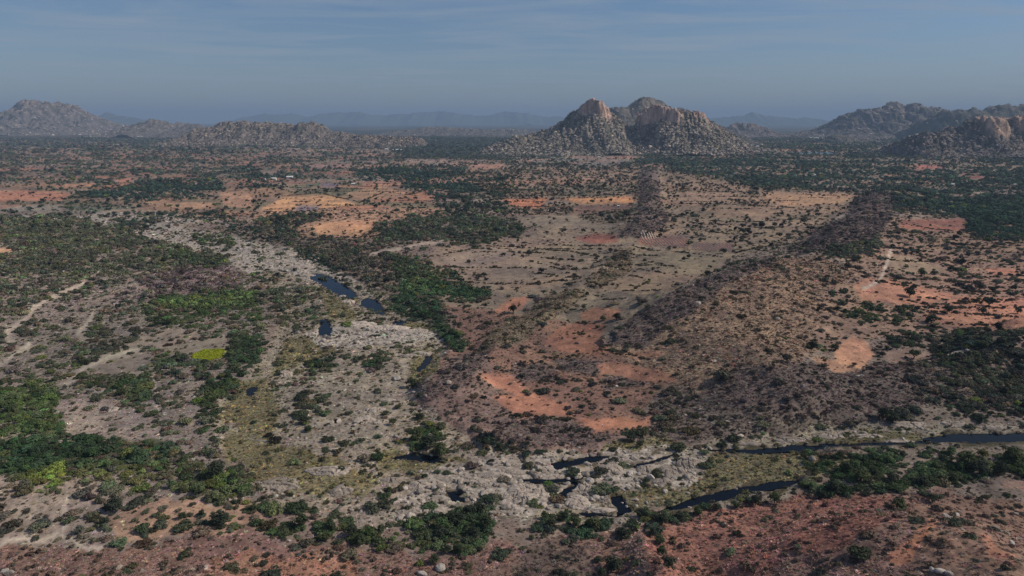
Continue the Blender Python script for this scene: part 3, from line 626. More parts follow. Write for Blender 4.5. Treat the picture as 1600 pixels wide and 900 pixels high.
# blue ranges at the edge of the plain
H([(330, 193), (370, 187), (385, 182), (400, 178), (415, 176), (432, 180), (445, 178), (460, 177), (475, 182), (495, 180), (515, 176), (540, 174), (560, 174), (580, 178), (600, 180), (615, 178), (640, 178), (655, 175), (690, 173), (710, 176), (740, 180), (765, 180), (785, 174), (805, 174), (830, 178), (850, 182), (870, 181), (900, 186), (930, 192)], 26000, 2500, 2500, (110, 108, 104), (88, 92, 84), 320, 30, seed=33, rough=.6, amp=.5)
H([(145, 190), (158, 179), (170, 175), (182, 179), (200, 182), (225, 186), (255, 191)], 19000, 1600, 1600, (110, 108, 104), (88, 92, 84), 90, 24, seed=35, rough=.6, amp=.5)
H([(1080, 192), (1105, 185), (1130, 183), (1150, 180), (1165, 178), (1175, 174), (1188, 178), (1210, 182), (1240, 184), (1265, 183), (1285, 187), (1320, 192)], 21000, 1800, 1800, (110, 108, 104), (88, 92, 84), 130, 26, seed=37, rough=.6, amp=.5)
hb = np.concatenate(hb); hs = np.concatenate(hs)
o = mesh_obj('lake_water', np.stack([FARW[0], FARW[1], np.full(5, tz(FARW[0], FARW[1]).max() + .8)], 1), [[0, 1, 2, 3, 4]], M['water']); o['kind'] = 'structure'

# ------------------------------------------------------------------ plant and rock shapes
def unit(v): return v / np.maximum(np.linalg.norm(v, axis=-1, keepdims=True), 1e-6)
def leaf_cloud(n, leaf, seed, rx=1.0, zc=.3, rz=.5, lumps=7, lr=.45):
    r = np.random.default_rng(seed)
    a = r.random(lumps) * 6.283; d = np.sqrt(r.random(lumps)) * (rx - lr) ; d[0] = 0
    lc = np.stack([d * np.cos(a), d * np.sin(a), zc + (r.random(lumps) - .4) * rz * .7 + rz * .35 * (1 - d / rx)], 1)
    rad = lr * (.7 + .6 * r.random(lumps))
    k = r.integers(0, lumps, n); dirn = unit(r.normal(size=(n, 3))); dirn[:, 2] = np.where(dirn[:, 2] < -.2, -dirn[:, 2], dirn[:, 2])
    p = lc[k] + dirn * (rad[k] * (.55 + .5 * r.random(n) ** .5))[:, None] * np.array([1, 1, .8 * rz / .5])
    p[:, 2] = np.maximum(p[:, 2], .02)
    nrm = unit(dirn + r.normal(size=(n, 3)) * .55 + np.array([0, 0, .25]))
    e1 = unit(np.cross(nrm, r.normal(size=(n, 3)))); e2 = np.cross(nrm, e1)
    s = leaf * (.6 + .8 * r.random(n))[:, None]
    v = np.stack([p - e1 * s - e2 * s * .6, p + e1 * s - e2 * s * .5, p + e1 * s * .8 + e2 * s * .7, p - e1 * s * .9 + e2 * s * .6], 1).reshape(-1, 3)
    v[:, 2] = np.maximum(v[:, 2], 0)
    return v, np.arange(n * 4).reshape(n, 4)
def twig_fan(n, seed, w=.035, flat=.55):
    r = np.random.default_rng(seed)
    a = r.random(n) * 6.283; el = .25 + r.random(n) * 1.2; l = .6 + .5 * r.random(n)
    d = np.stack([np.cos(a) * np.cos(el), np.sin(a) * np.cos(el), np.sin(el) * flat * 1.6], 1)
    b = np.stack([r.normal(size=n) * .3, r.normal(size=n) * .3, np.zeros(n)], 1)
    side = unit(np.cross(d, r.normal(size=(n, 3)))) * w * (1 + r.random(n))[:, None]
    tip = b + d * l[:, None]; mid = b + d * l[:, None] * .55 + r.normal(size=(n, 3)) * .06
    v = np.stack([b - side, b + side, mid + side * 1.8, tip, mid - side * 1.8], 1).reshape(-1, 3); v[:, 2] = np.maximum(v[:, 2], 0)
    return v, np.arange(n * 5).reshape(n, 5)
def ico(sub):
    import bmesh
    bm = bmesh.new(); bmesh.ops.create_icosphere(bm, subdivisions=sub, radius=1)
    v = np.array([q.co[:] for q in bm.verts]); f = np.array([[q.index for q in p.verts] for p in bm.faces]); bm.free()
    return v, f
def boulder_shape(sub, seed, zs=.75):
    v, f = ico(sub); r = np.random.default_rng(seed)
    for i in range(7):                                   # flat spalled faces
        d = unit(r.normal(size=3)); lim = .62 + .25 * r.random(); h = v @ d
        v = v - np.maximum(h - lim, 0)[:, None] * d * .9
    v = v * (1 + .10 * fbm(v[:, 0] * 2 + seed, v[:, 1] * 2 + v[:, 2] * 1.7, seed, 3))[:, None]
    v = v * np.array([1.1, .85, zs]); v[:, 2] += zs * .55
    return v, f
def tubes(segs, sides=6):
    V_, F_ = [], []
    for (a, ra), (b_, rb) in segs:
        a = np.array(a, float); b_ = np.array(b_, float); d = unit(b_ - a); u = unit(np.cross(d, [.3, .8, .1])); w = np.cross(d, u); k = len(V_)
        for c, rr in ((a, ra), (b_, rb)):
            for i in range(sides):
                an = 6.283 * i / sides; V_.append(c + (u * math.cos(an) + w * math.sin(an)) * rr)
        for i in range(sides): j = (i + 1) % sides; F_.append([k + i, k + j, k + sides + j, k + sides + i])
    return np.array(V_), np.array(F_)
def shape(name, vf, mat):
    v, f = vf; m = bpy.data.meshes.new(name)
    m.from_pydata(np.asarray(v).tolist(), [], np.asarray(f).tolist()); m.materials.append(mat); return m
SH = [shape('shrub_crown', leaf_cloud(520, .085, 100 + i, 1, .18, .34, 11, .36), M['leaf']) for i in range(6)]
SHL = [shape('shrub_crown', leaf_cloud(170, .15, 120 + i, 1, .18, .34, 9, .38), M['leaf']) for i in range(4)]
TRC = [shape('crown', leaf_cloud(640, .085, 140 + i, 1, .62, .95, 14, .44), M['leaf']) for i in range(5)]
TRL = [shape('crown', leaf_cloud(110, .20, 160 + i, 1, .6, .85, 7, .5), M['leaf']) for i in range(4)]
TW = [shape('twigs', twig_fan(46, 180 + i), M['twig']) for i in range(3)]
TWB = [shape('twigs', twig_fan(150, 190 + i, .022), M['twig']) for i in range(3)]
BL = [shape('boulder', boulder_shape(3, 200 + i), M['rock']) for i in range(6)]
BS = [shape('boulder', boulder_shape(2, 210 + i), M['rock']) for i in range(4)]
def trunk_shape(seed):
    r = np.random.default_rng(seed); s = [((( 0, 0, -.1), .09), ((.03, .02, .4), .06))]
    for i in range(5):
        a = 6.283 * (i + r.random() * .6) / 5; s.append((((.03, .02, .35), .045), ((.5 * math.cos(a), .5 * math.sin(a), .8 + .3 * r.random()), .015)))
    return tubes(s)
def stem_shape(seed):
    r = np.random.default_rng(seed); s = []
    for i in range(6):
        a = 6.283 * (i + r.random() * .6) / 6; s.append((((.05 * math.cos(a), .05 * math.sin(a), -.05), .03), ((.55 * math.cos(a), .55 * math.sin(a), .25 + .15 * r.random()), .01)))
    return tubes(s, 5)
TK = [shape('trunk', trunk_shape(i), M['bark']) for i in range(3)]; ST = [shape('stem', stem_shape(i), M['bark']) for i in range(3)]

# ------------------------------------------------------------------ scatter
RINGS = [(120, 260), (260, 450), (450, 800), (800, 1400), (1400, 2600), (2600, 5200)]
def cand(y0, y1, dens):
    area = .84 * (y1 * y1 - y0 * y0); n = int(area * dens)
    yy = np.sqrt(rng.random(n) * (y1 * y1 - y0 * y0) + y0 * y0); xx = yy * (rng.random(n) * 1.68 - .84)
    return xx, yy
def vary(c, amt, n): 
    k = 1 + amt * rng.normal(size=(n, 1)); h = 1 + .045 * rng.normal(size=(n, 3)); return c * np.clip(k, .5, 1.7) * h
shrubs, trees, tufts, stones, smalls = [], [], [], [], []
for ri, (y0, y1) in enumerate(RINGS):
    # green and greyish shrubs (close by) or trees (further off)
    rm = [1.45, 1.5, 1.7, 2.1, 3.0, 4.5][ri]
    xx, yy = cand(y0, y1, (2.1 if ri < 3 else 1.45) / (math.pi * rm * rm))
    zz = height(xx, yy); px, py = warp(xx, yy, zz, .016 - .006 * sstep(330, 600, yy))
    g = look(green, px, py); fx_, fy_ = project(xx, yy, zz); g = np.where(look(fid, fx_, fy_) > 0, g * .15, g)
    g = np.clip(g * (1 + .45 * fbm(xx / 55, yy / 55, 84, 3)), 0, 1.05)
    cl = .5 + .5 * fbm(xx / (6.5 * rm), yy / (6.5 * rm), 81, 2) * 1.15
    p = np.clip(.25 * g + .9 * sstep(-.16, .16, g - cl) * (.3 + .7 * g), 0, 1)
    pm = look(patch, px, py); kh = plot_hash(xx, yy)
    p = p * (1 - pm * (1 - np.where((kh > .6) & (kh < .85), 1.0, .25)))
    if ri == 5: p = p * .8
    ok = rng.random(len(xx)) < p
    xx, yy, zz, px, py, g = (a[ok] for a in (xx, yy, zz, px, py, g)); n = len(xx)
    tint = look(gtint, px, py)
    tint = vary(tint, .15, n)
    k = rng.random(n); hue = fbm(xx / 40, yy / 40, 83, 2)[:, None]
    tint = tint * (1 + .12 * hue) + np.array([[10, 8, 0]]) * np.clip(hue, 0, 1)
    brown = (k < .18 * (g < .75)); tint[brown] = vary(np.array([[84, 76, 64]]), .12, brown.sum())
    bright = (k > .975); tint[bright] = vary(np.array([[76, 84, 46]]), .1, bright.sum())
    r = rm * np.clip(np.exp(rng.normal(size=n) * .45), .4, 2.6)
    rec = np.concatenate([np.stack([xx, yy, zz, r], 1), 1.65 * alb(np.clip(tint, 12, 200)), px[:, None], py[:, None], (brown * 1.0)[:, None], rng.random((n, 1))], 1)
    rec[:, 4:7] *= [1.0, 1.0, 1.1, 1.25, 1.3, 1.3][ri]
    # which of them stand tall
    tall = (rng.random(n) < (.13 if ri < 3 else .6)) & ~brown & ((g > .4) | (ri >= 3))
    trees.append(rec[tall] * np.array([1, 1, 1, .72 if ri < 3 else .85] + [1] * 7)); shrubs.append(rec[~tall])
    # lone trees on the farmland
    if ri >= 1:
        xx, yy = cand(y0, y1, .004 if ri < 4 else .0015); zz = height(xx, yy); px, py = warp(xx, yy, zz, .004); t_ = look(tree, px, py)
        ok = rng.random(len(xx)) < t_ * 4.5; n = ok.sum()
        rec = np.concatenate([np.stack([xx, yy, zz, 2.3 * np.exp(rng.normal(size=len(xx)) * .3)], 1)[ok], alb(vary(np.array([[44, 48, 38]]), .15, n)), px[ok][:, None], py[ok][:, None], np.zeros((n, 1)), rng.random((n, 1))], 1); trees.append(rec)
    if ri < 4:
        rm = [.75, .85, 1.0, 1.4][ri]
        xx, yy = cand(y0, y1, .55 / (math.pi * rm * rm)); zz = height(xx, yy); px, py = warp(xx, yy, zz, .004); d_ = look(dry, px, py)
        ok = rng.random(len(xx)) < np.clip(d_, 0, .9) * sstep(-.15, .25, fbm(xx / (9 * rm), yy / (9 * rm), 86, 3)) * (.75 if ri < 3 else .4)
        xx, yy, zz, px, py = (a[ok] for a in (xx, yy, zz, px, py)); n = len(xx)
        tint = .5 * vary(look(gtint, px, py), .15, n) + .5 * vary(look(dtint, px, py), .15, n)
        smalls.append(np.concatenate([np.stack([xx, yy, zz, rm * np.exp(rng.normal(size=n) * .35)], 1), 1.55 * alb(np.clip(tint, 12, 200)), px[:, None], py[:, None], np.ones((n, 1)), rng.random((n, 1))], 1))
    # dry scrub and grass
    if ri < 4:
        rm = [.48, .6, .9, 1.5][ri]
        xx, yy = cand(y0, y1, 1.25 / (math.pi * rm * rm)); zz = height(xx, yy); px, py = warp(xx, yy, zz, .006); d_ = look(dry, px, py)
        cl = .5 + .5 * fbm(xx / (5 * rm), yy / (5 * rm), 87, 2)
        ok = rng.random(len(xx)) < np.clip(d_ * (.45 + .75 * sstep(-.2, .2, d_ - cl)), 0, .95) * (1 if ri < 3 else .6)
        xx, yy, zz, px, py = (a[ok] for a in (xx, yy, zz, px, py)); n = len(xx)
        straw = rng.random(n) < np.where(look(dry, px, py) > .88, .25, .65)
        tint = np.where(straw[:, None], vary(look(soil, px, py) * .7 + look(soil, px, py).mean(-1, keepdims=True) * .24, .16, n), vary(look(dtint, px, py), .22, n)) * (1 + .15 * fbm(xx / 12, yy / 12, 88, 2))[:, None]
        r = rm * np.exp(rng.normal(size=n) * .3)
        tufts.append(np.concatenate([np.stack([xx, yy, zz, r], 1), 1.85 * alb(np.clip(tint, 12, 200)), px[:, None], py[:, None], np.zeros((n, 1)), rng.random((n, 1))], 1))
    # stones
    if ri < 4:
        rm = [.55, .65, .9, 1.6][ri]
        xx, yy = cand(y0, y1, .55 / (math.pi * rm * rm)); zz = height(xx, yy); px, py = project(xx, yy, zz); r_ = look(rock, px, py)
        r_ = np.maximum(r_, .03 * (look(dry, px, py) > .6))
        cl = .5 + .5 * fbm(xx / 8, yy / 5, 89, 3)
        ok = rng.random(len(xx)) < r_ * (.25 + .75 * sstep(-.1, .3, r_ - cl * .8))
        xx, yy, zz, px, py = (a[ok] for a in (xx, yy, zz, px, py)); n = len(xx)
        tint = np.array([[140, 130, 120]]) * (1 + .13 * rng.normal(size=(n, 1))); r = rm * np.exp(rng.normal(size=n) * .5) * .8 * np.where(rng.random(n) < .14 * (look(rock, px, py) > .3), 2.1, 1.0); r = np.minimum(r, 1.5 + .3 * rng.random(n))
        stones.append(np.concatenate([np.stack([xx, yy, zz - .25 * r, r], 1), alb(np.clip(tint, 12, 220)), px[:, None], py[:, None], np.zeros((n, 1)), rng.random((n, 1))], 1))
# rows of hedge shrubs between the plots
HEDGE = [[(690, 398), (760, 384), (830, 388)], [(815, 401), (860, 405), (912, 408)], [(838, 412), (880, 422), (915, 418)], [(800, 400), (840, 390), (890, 393), (935, 402)], [(858, 411), (880, 417), (905, 416)], [(800, 440), (850, 442), (880, 438)], [(835, 426), (870, 432), (885, 440)],
         [(990, 390), (1040, 391), (1095, 396), (1130, 400)], [(1003, 407), (1030, 411), (1055, 416)], [(995, 420), (1030, 425), (1060, 432)], [(980, 430), (1005, 434)], [(990, 452), (1018, 436)], [(970, 462), (1020, 468), (1055, 462)], [(945, 472), (968, 478)], [(890, 517), (915, 522)], [(905, 505), (935, 508)],
         [(1420, 402), (1450, 408), (1485, 416)], [(1390, 425), (1440, 436), (1500, 442)], [(1395, 445), (1450, 452), (1520, 460)], [(1450, 490), (1520, 492), (1600, 498)], [(1400, 475), (1450, 480), (1560, 470)], [(1480, 507), (1560, 510)], [(1405, 343), (1512, 341)], [(1405, 362), (1512, 364)], [(1340, 505), (1400, 512), (1470, 512)],
         [(410, 330), (470, 332), (540, 324)], [(440, 306), (500, 302), (560, 316)], [(560, 318), (600, 300), (650, 306)], [(500, 372), (560, 372), (590, 360)], [(640, 312), (700, 316)], [(790, 308), (870, 306), (990, 304)], [(800, 328), (860, 328), (980, 330)], [(800, 336), (890, 333)],
         [(1060, 318), (1150, 320), (1240, 324)], [(1060, 298), (1180, 300)], [(1080, 344), (1180, 346), (1260, 342)], [(1150, 395), (1190, 385), (1250, 380)], [(1080, 360), (1150, 368), (1180, 385)], [(262, 538), (300, 530), (350, 526), (400, 522)], [(850, 560), (900, 556), (960, 552)], [(940, 558), (985, 565), (1050, 580)], [(780, 645), (850, 650), (900, 655)]]
def farm_lines(poly, stepy, slope, seed):
    s, m = poly_mask(poly); reg = np.zeros((RH, RW), bool); reg[s] = m
    P = np.array([ext(p) for p in poly], float); gx, gy = unproject(P[:, 0], P[:, 1], 0); r_ = random.Random(seed); yv = gy.min()
    while yv < gy.max():
        xv = gx.min() + r_.random() * 40
        while xv < gx.max():
            ln = r_.uniform(25, 80); x1 = xv + ln; j = r_.uniform(-3, 3)
            a = project(np.array([xv, x1]), np.array([yv + slope * xv + j, yv + slope * x1 + j]), np.zeros(2))
            if r_.random() < .55 and look(reg, a[0], a[1]).all(): HEDGE.append([(a[0][0], a[1][0]), (a[0][1], a[1][1])])
            xv = x1 + r_.uniform(4, 22)
        yv += stepy * r_.uniform(.7, 1.3)
farm_lines([(690, 385), (900, 370), (1000, 385), (1130, 400), (1050, 460), (900, 500), (770, 480), (690, 440)], 26, -.10, 1)
farm_lines([(1040, 290), (1330, 303), (1300, 345), (1150, 372), (1050, 350)], 42, -.08, 2)
farm_lines([(1340, 400), (1480, 370), (1600, 400), (1600, 515), (1450, 515), (1330, 470)], 22, .06, 3)
farm_lines([(700, 262), (990, 262), (990, 345), (800, 340), (720, 300)], 55, .05, 4)
farm_lines([(400, 292), (640, 285), (690, 330), (560, 345), (410, 330)], 48, .1, 5)
farm_lines([(740, 580), (900, 560), (1050, 590), (1030, 670), (880, 650)], 17, -.12, 6)
for line in HEDGE:
    P = np.array(line, float); gx, gy = unproject(P[:, 0], P[:, 1], 0)
    L_ = np.hypot(np.diff(gx), np.diff(gy)); tot = L_.sum(); n = int(tot / 1.1); s = np.sort(rng.random(n)) * tot; cum = np.concatenate([[0], np.cumsum(L_)])
    xx = np.interp(s, cum, gx) + rng.normal(size=n) * .9; yy = np.interp(s, cum, gy) + rng.normal(size=n) * 1.2
    kk = noise(s / 22, s * 0 + line[0][0], 5) > -.3; xx = xx[kk]; yy = yy[kk]; n = len(xx); zz = height(xx, yy); px, py = project(xx, yy, zz)
    k = rng.random(n) < .5; tint = np.where(k[:, None], vary(np.array([[52, 56, 40]]), .15, n), vary(np.array([[66, 56, 46]]), .15, n))
    shrubs.append(np.concatenate([np.stack([xx, yy, zz, 1.1 * np.exp(rng.normal(size=n) * .35)], 1), 1.6 * alb(tint), px[:, None], py[:, None], (~k * 1.0)[:, None], rng.random((n, 1))], 1))
# trees that stand out in the photograph (outline x, y of the foot, crown width)
SPOT = [(1075, 404, 12), (1079, 381, 9), (942, 501, 13), (826, 400, 14), (889, 448, 13), (925, 318, 12), (1012, 365, 7), (546, 354, 6), (574, 351, 6), (894, 404, 9), (640, 327, 9), (1015, 440, 8), (650, 688, 26), (672, 700, 40), (688, 712, 26), (655, 620, 10), (644, 604, 22), (720, 548, 14), (475, 662, 18), (483, 674, 16), (614, 664, 16), (656, 655, 20),
        (375, 735, 18), (340, 746, 34), (365, 752, 24), (180, 797, 30), (345, 820, 38), (316, 806, 14), (165, 820, 16), (285, 810, 16), (470, 824, 30), (515, 830, 28), (510, 845, 22), (550, 838, 26), (562, 852, 24), (595, 835, 22), (735, 808, 30), (750, 800, 26), (715, 820, 34), (690, 838, 30), (760, 826, 28), (740, 838, 30), (718, 864, 22), (700, 864, 20), (680, 880, 24),
        (880, 815, 24), (900, 822, 28), (925, 826, 30), (975, 838, 26), (1020, 838, 20), (1030, 850, 24), (1035, 868, 22), (1045, 888, 24), (960, 890, 36), (935, 878, 18), (940, 900, 20), (830, 842, 12), (1000, 800, 28), (1035, 810, 32), (1062, 802, 22), (1090, 798, 24), (1120, 790, 26), (1150, 786, 26), (1180, 782, 26), (1210, 780, 30), (1300, 765, 30), (1285, 772, 22), (1405, 790, 30), (1457, 778, 26), (1440, 752, 30), (1490, 745, 26), (1530, 735, 48), (1510, 725, 38), (1560, 735, 34), (1580, 715, 40), (1345, 745, 40), (1320, 735, 34), (1365, 735, 28), (1395, 745, 30),
        (1380, 655, 26), (1395, 660, 22), (1010, 748, 22), (985, 688, 26), (1000, 692, 20), (1335, 572, 10), (1385, 546, 10), (1428, 560, 18), (1378, 558, 14), (1262, 545, 12), (1305, 548, 16), (1545, 478, 24), (1480, 490, 18), (1535, 490, 16), (1570, 508, 14), (1455, 505, 22), (1340, 424, 14), (1253, 340, 6), (1415, 420, 10), (1440, 432, 22), (1530, 455, 16), (1110, 312, 6), (1150, 330, 8), (1600, 430, 12), (1590, 490, 14)]
for i, (sx, sy, w) in enumerate(SPOT):
    if sx > 985 and 690 < sy < 830: sy += 7; w *= .8
    gx, gy, gz = ground_at(sx, sy); dd = math.hypot(gx, gy); r = .88 * w / FPX * math.hypot(dd, CAM_H) / 2
    c = [(50, 57, 40), (46, 51, 40), (58, 64, 42), (43, 48, 39)][(i * 7 + sx) % 4]
    trees.append(np.array([[gx, gy, gz, r, *(1.5 * alb(c)), sx, sy, 0, random.random()]]))
shrubs = np.concatenate(shrubs); trees = np.concatenate(trees); tufts = np.concatenate(tufts); smalls = np.concatenate(smalls); stones = np.concatenate(stones)
print('COUNTS shrubs', len(shrubs), 'trees', len(trees), 'tufts', len(tufts), 'stones', len(stones), 'hill', len(hb), len(hs), 'grid', NX, NY)

# ------------------------------------------------------------------ individuals: the largest in view
def top(a, n, margin=6):
    inside = (a[:, 7] > margin) & (a[:, 7] < 1600 - margin) & (a[:, 8] > 200) & (a[:, 8] < 895)
    s = np.where(inside, a[:, 3] / np.hypot(a[:, 1], CAM_H), 0); o_ = np.argsort(-s)
    k = np.zeros(len(a), bool); k[o_[:n]] = True; return k
PLACES = [((130, 715), 'in the dense dark green thicket at lower left'), ((30, 650), 'in the bright thicket at the left edge'), ((60, 800), 'on the bare grey sand at the lower left corner'), ((100, 760), 'below the dense green thicket at lower left'), ((230, 750), 'on the green strip below the dark thicket'), ((340, 755), 'by the bend of the olive grassy river bed'),
    ((220, 810), 'on the orange sand at lower left'), ((370, 815), 'on the orange sand beside the reddish slope'), ((480, 835), 'in the tree line between red slope and rocks'), ((600, 845), 'below the flat grey rock slabs at bottom centre'), ((700, 830), 'in the green clump at bottom centre'), ((760, 810), 'beside the long pale rock slab at bottom centre'), ((690, 875), 'near the pair of grey boulders at the bottom edge'), ((890, 825), 'below the big pale rocks in the river'),
    ((960, 880), 'in the shady gully at the bottom edge'), ((1040, 870), 'on the green rim of the bottom gully'), ((1040, 805), 'on the near bank of the dark channel'), ((1150, 788), 'along the top of the red slope by the channel'), ((1290, 765), 'at the upper edge of the red slope'), ((1330, 730), 'in the green belt left of the pale clearing'), ((1240, 725), 'on the olive grass between the two channels'), ((1450, 750), 'in the green belt right of the pale clearing'),
    ((1540, 725), 'below the long dark pool at right'), ((1580, 760), 'near the right edge above the red slope'), ((1420, 830), 'by the orange bare patch at lower right'), ((1540, 860), 'by the grey boulders at the lower right corner'), ((1200, 860), 'on the dark red slope at lower right'), ((1390, 655), 'on the far bank of the long dark pool'), ((1560, 600), 'on the dark wooded spur at the right edge'), ((1450, 535), 'below the red fields at right'),
    ((1300, 560), 'around the bright orange clearing at right'), ((1200, 630), 'on the dark slope above the river'), ((1100, 560), 'on the tan scrubby ridge'), ((1030, 500), 'in the dark green hollow of the ridge'), ((900, 620), 'among the red soil plots in the middle'), ((820, 680), 'on the dark brown bank right of the pool'), ((670, 690), 'above the narrow black pool in the middle'), ((620, 620), 'on the middle of the river bed'), ((480, 650), 'in the small grove on the river bed'), ((400, 640), 'on the olive grass of the river bed'),
    ((330, 640), 'along the left bank of the river bed'), ((390, 560), 'in the dark grove beside the yellow green plot'), ((300, 580), 'below the yellow green plot'), ((200, 600), 'on the open scrub left of the yellow plot'), ((200, 650), 'on the whitish bare ground above the thicket'), ((90, 590), 'near the pale track at the left edge'), ((40, 540), 'beside the pale winding track at left'), ((150, 530), 'in the scrub right of the winding track'), ((300, 490), 'in the wide green scrub patch at left'), ((420, 480), 'between the scrub patch and the blue pool'), ((500, 570), 'on the river bed below the small pool'), ((600, 560), 'on the river bed beside the curved pool'), ((700, 530), 'in the dark tree line right of the river'), ((650, 470), 'in the thick green grove right of the river'), ((760, 560), 'on the dark ridge end beside the curved pool'), ((850, 520), 'on the low ridge above the red plots'), ((150, 460), 'in the dry scrub at left'), ((100, 400), 'in the green scrub band at far left'), ((1500, 480), 'on the red fields at right'), ((1000, 440), 'on the tan plots in the middle'), ((1420, 410), 'beside the ridge foot at right'), ((700, 380), 'in the green belt beyond the river'), ((1000, 320), 'on the distant farmland'), ((520, 330), 'among the distant orange plots'), ((1150, 740), 'on the olive grass of the lower river bed'), ((1000, 745), 'among the rocks of the lower river bed'), ((1480, 620), 'on the stony slope above the long dark pool'), ((640, 770), 'among the grey slabs of the lower river bed'), ((860, 870), 'on the dim slope left of the bottom gully'), ((300, 870), 'on the reddish slope at the bottom left'), ((520, 880), 'on the reddish slope at the bottom centre')]
PXY = np.array([p[0] for p in PLACES], float)
ORD = [w.replace(' ', '-') for w in ('leftmost', 'second from left', 'third from left', 'fourth from left', 'fifth from left', 'sixth from left', 'seventh from left', 'eighth from left', 'ninth from left', 'tenth from left', 'eleventh from left', 'twelfth from left', 'thirteenth from left', 'fourteenth from left', 'fifteenth from left', 'sixteenth from left', 'seventeenth from left', 'eighteenth from left')]
def colour_word(c):
    r_, g_, b_ = c; v = (r_ + g_ + b_) / 3
    if g_ > 1.12 * r_: return 'dark green' if v < .042 else ('mid green' if v < .06 else 'fresh green')
    if g_ > .96 * r_: return 'deep olive' if v < .045 else ('olive' if v < .07 else 'yellow green')
    return 'dull brown' if v < .05 else 'grey brown'
def label_all(items, noun, plural):
    """items: list of (object, px, py, width in photo pixels, colour word)"""
    groups = {}
    for it in items:
        o, px, py, w, cw = it
        size = 'broad' if w > 34 else ('medium' if w > 22 else 'small')
        pl = PLACES[int(np.argmin(np.hypot(PXY[:, 0] - px, (PXY[:, 1] - py) * 1.5)))][1]
        groups.setdefault((size, cw, pl), []).append((px, o, py))
    fine = {}
    for (size, cw, pl), l in groups.items():
        if len(l) > 6:
            ym = sorted(q[2] for q in l)[len(l) // 2]
            for q in l: fine.setdefault((size, ('higher ' if q[2] < ym else 'lower ') + cw, pl), []).append(q)
        else: fine[(size, cw, pl)] = l
    for (size, cw, pl), l in fine.items():
        l.sort(key=lambda q: q[0])
        if len(l) == 1: l[0][1]['label'] = f'{size} {cw} {noun} {pl}'
        else:
            for i, (_, o, _y) in enumerate(l):
                w = ORD[min(i, len(ORD) - 1)]
                if i == len(l) - 1 and i > 0: w = 'rightmost'
                o['label'] = f'{w} {size} {cw} {noun} {pl}'
def empty(name, loc, rz=0):
    o = bpy.data.objects.new(name, None); COL.objects.link(o); o.location = loc; o.rotation_euler = (0, 0, rz); o.empty_display_size = .5; return o
def put_plants(a, name, cat, crowns, stems, group, crown_name, stem_name, noun, plural, zr):
    items = []; first = {}
    for row in a:
        x_, y_, z_, r, cr, cg, cb, px, py, br, h = row
        root = empty(name, (x_, y_, z_), h * 6.283); root['category'] = cat; root['group'] = group
        k = int(h * 997) % len(crowns); c = bpy.data.objects.new(crown_name, crowns[k]); COL.objects.link(c); c.parent = root
        c.scale = (r, r * (.75 + .4 * ((h * 31) % 1)), r * zr * (.8 + .5 * ((h * 57) % 1))); c['tint'] = (cr, cg, cb)
        s = bpy.data.objects.new(stem_name, stems[k % len(stems)]); COL.objects.link(s); s.parent = root; s.scale = c.scale
        first.setdefault(k, c)
        items.append((root, px, py, r * 2 * FPX / math.hypot(math.hypot(x_, y_), CAM_H), colour_word((cr, cg, cb))))
    label_all(items, noun, plural)
    return first
def stuff(name, a, src, label, cat, zr, tilt=.12):
    """one scatter object: points that carry copies of one shape"""
    n = len(a)
    if n == 0: return
    me = bpy.data.meshes.new(name); me.vertices.add(n); me.vertices.foreach_set('co', a[:, :3].astype(np.float32).ravel())
    def attr(nm, ty, v, key):
        q = me.attributes.new(nm, ty, 'POINT'); q.data.foreach_set(key, np.asarray(v, np.float32).ravel())
    h = a[:, 10]
    attr('tint', 'FLOAT_COLOR', np.concatenate([a[:, 4:7], np.ones((n, 1))], 1), 'color')
    attr('rot', 'FLOAT_VECTOR', np.stack([(h * 13 % 1 - .5) * tilt, (h * 29 % 1 - .5) * tilt, h * 6.283], 1), 'vector')
    attr('scl', 'FLOAT_VECTOR', np.stack([a[:, 3], a[:, 3] * (.75 + .4 * (h * 31 % 1)), a[:, 3] * zr * (.75 + .5 * (h * 57 % 1))], 1), 'vector')
    o = bpy.data.objects.new(name, me); COL.objects.link(o); o['kind'] = 'stuff'; o['label'] = label; o['category'] = cat
    g = bpy.data.node_groups.new(name, 'GeometryNodeTree')
    g.interface.new_socket('Geometry', in_out='INPUT', socket_type='NodeSocketGeometry'); g.interface.new_socket('Geometry', in_out='OUTPUT', socket_type='NodeSocketGeometry')
    i_ = g.nodes.new('NodeGroupInput'); o_ = g.nodes.new('NodeGroupOutput'); mp_ = g.nodes.new('GeometryNodeMeshToPoints'); ip = g.nodes.new('GeometryNodeInstanceOnPoints'); oi = g.nodes.new('GeometryNodeObjectInfo')
    oi.transform_space = 'ORIGINAL'; oi.inputs['Object'].default_value = src
    try: oi.inputs['As Instance'].default_value = False
    except Exception: pass
    ar = g.nodes.new('GeometryNodeInputNamedAttribute'); ar.data_type = 'FLOAT_VECTOR'; ar.inputs[0].default_value = 'rot'
    asc = g.nodes.new('GeometryNodeInputNamedAttribute'); asc.data_type = 'FLOAT_VECTOR'; asc.inputs[0].default_value = 'scl'
    e2r = g.nodes.new('FunctionNodeEulerToRotation')
    K = g.links.new
    K(i_.outputs[0], mp_.inputs[0]); K(mp_.outputs[0], ip.inputs['Points']); K(oi.outputs['Geometry'], ip.inputs['Instance'])
    K(ar.outputs[0], e2r.inputs[0]); K(e2r.outputs[0], ip.inputs['Rotation']); K(asc.outputs[0], ip.inputs['Scale']); K(ip.outputs[0], o_.inputs[0])
    md = o.modifiers.new('scatter', 'NODES'); md.node_group = g
    return o
k = top(shrubs, 300); sh_i = shrubs[k]; sh_r = shrubs[~k]
k = top(trees, 300); tr_i = trees[k]; tr_r = trees[~k]
f_sh = put_plants(sh_i, 'shrub', 'shrub', SH, ST, 'shrubs scattered over the plain and slopes', 'crown', 'stem', 'shrub', 'shrubs', .85)
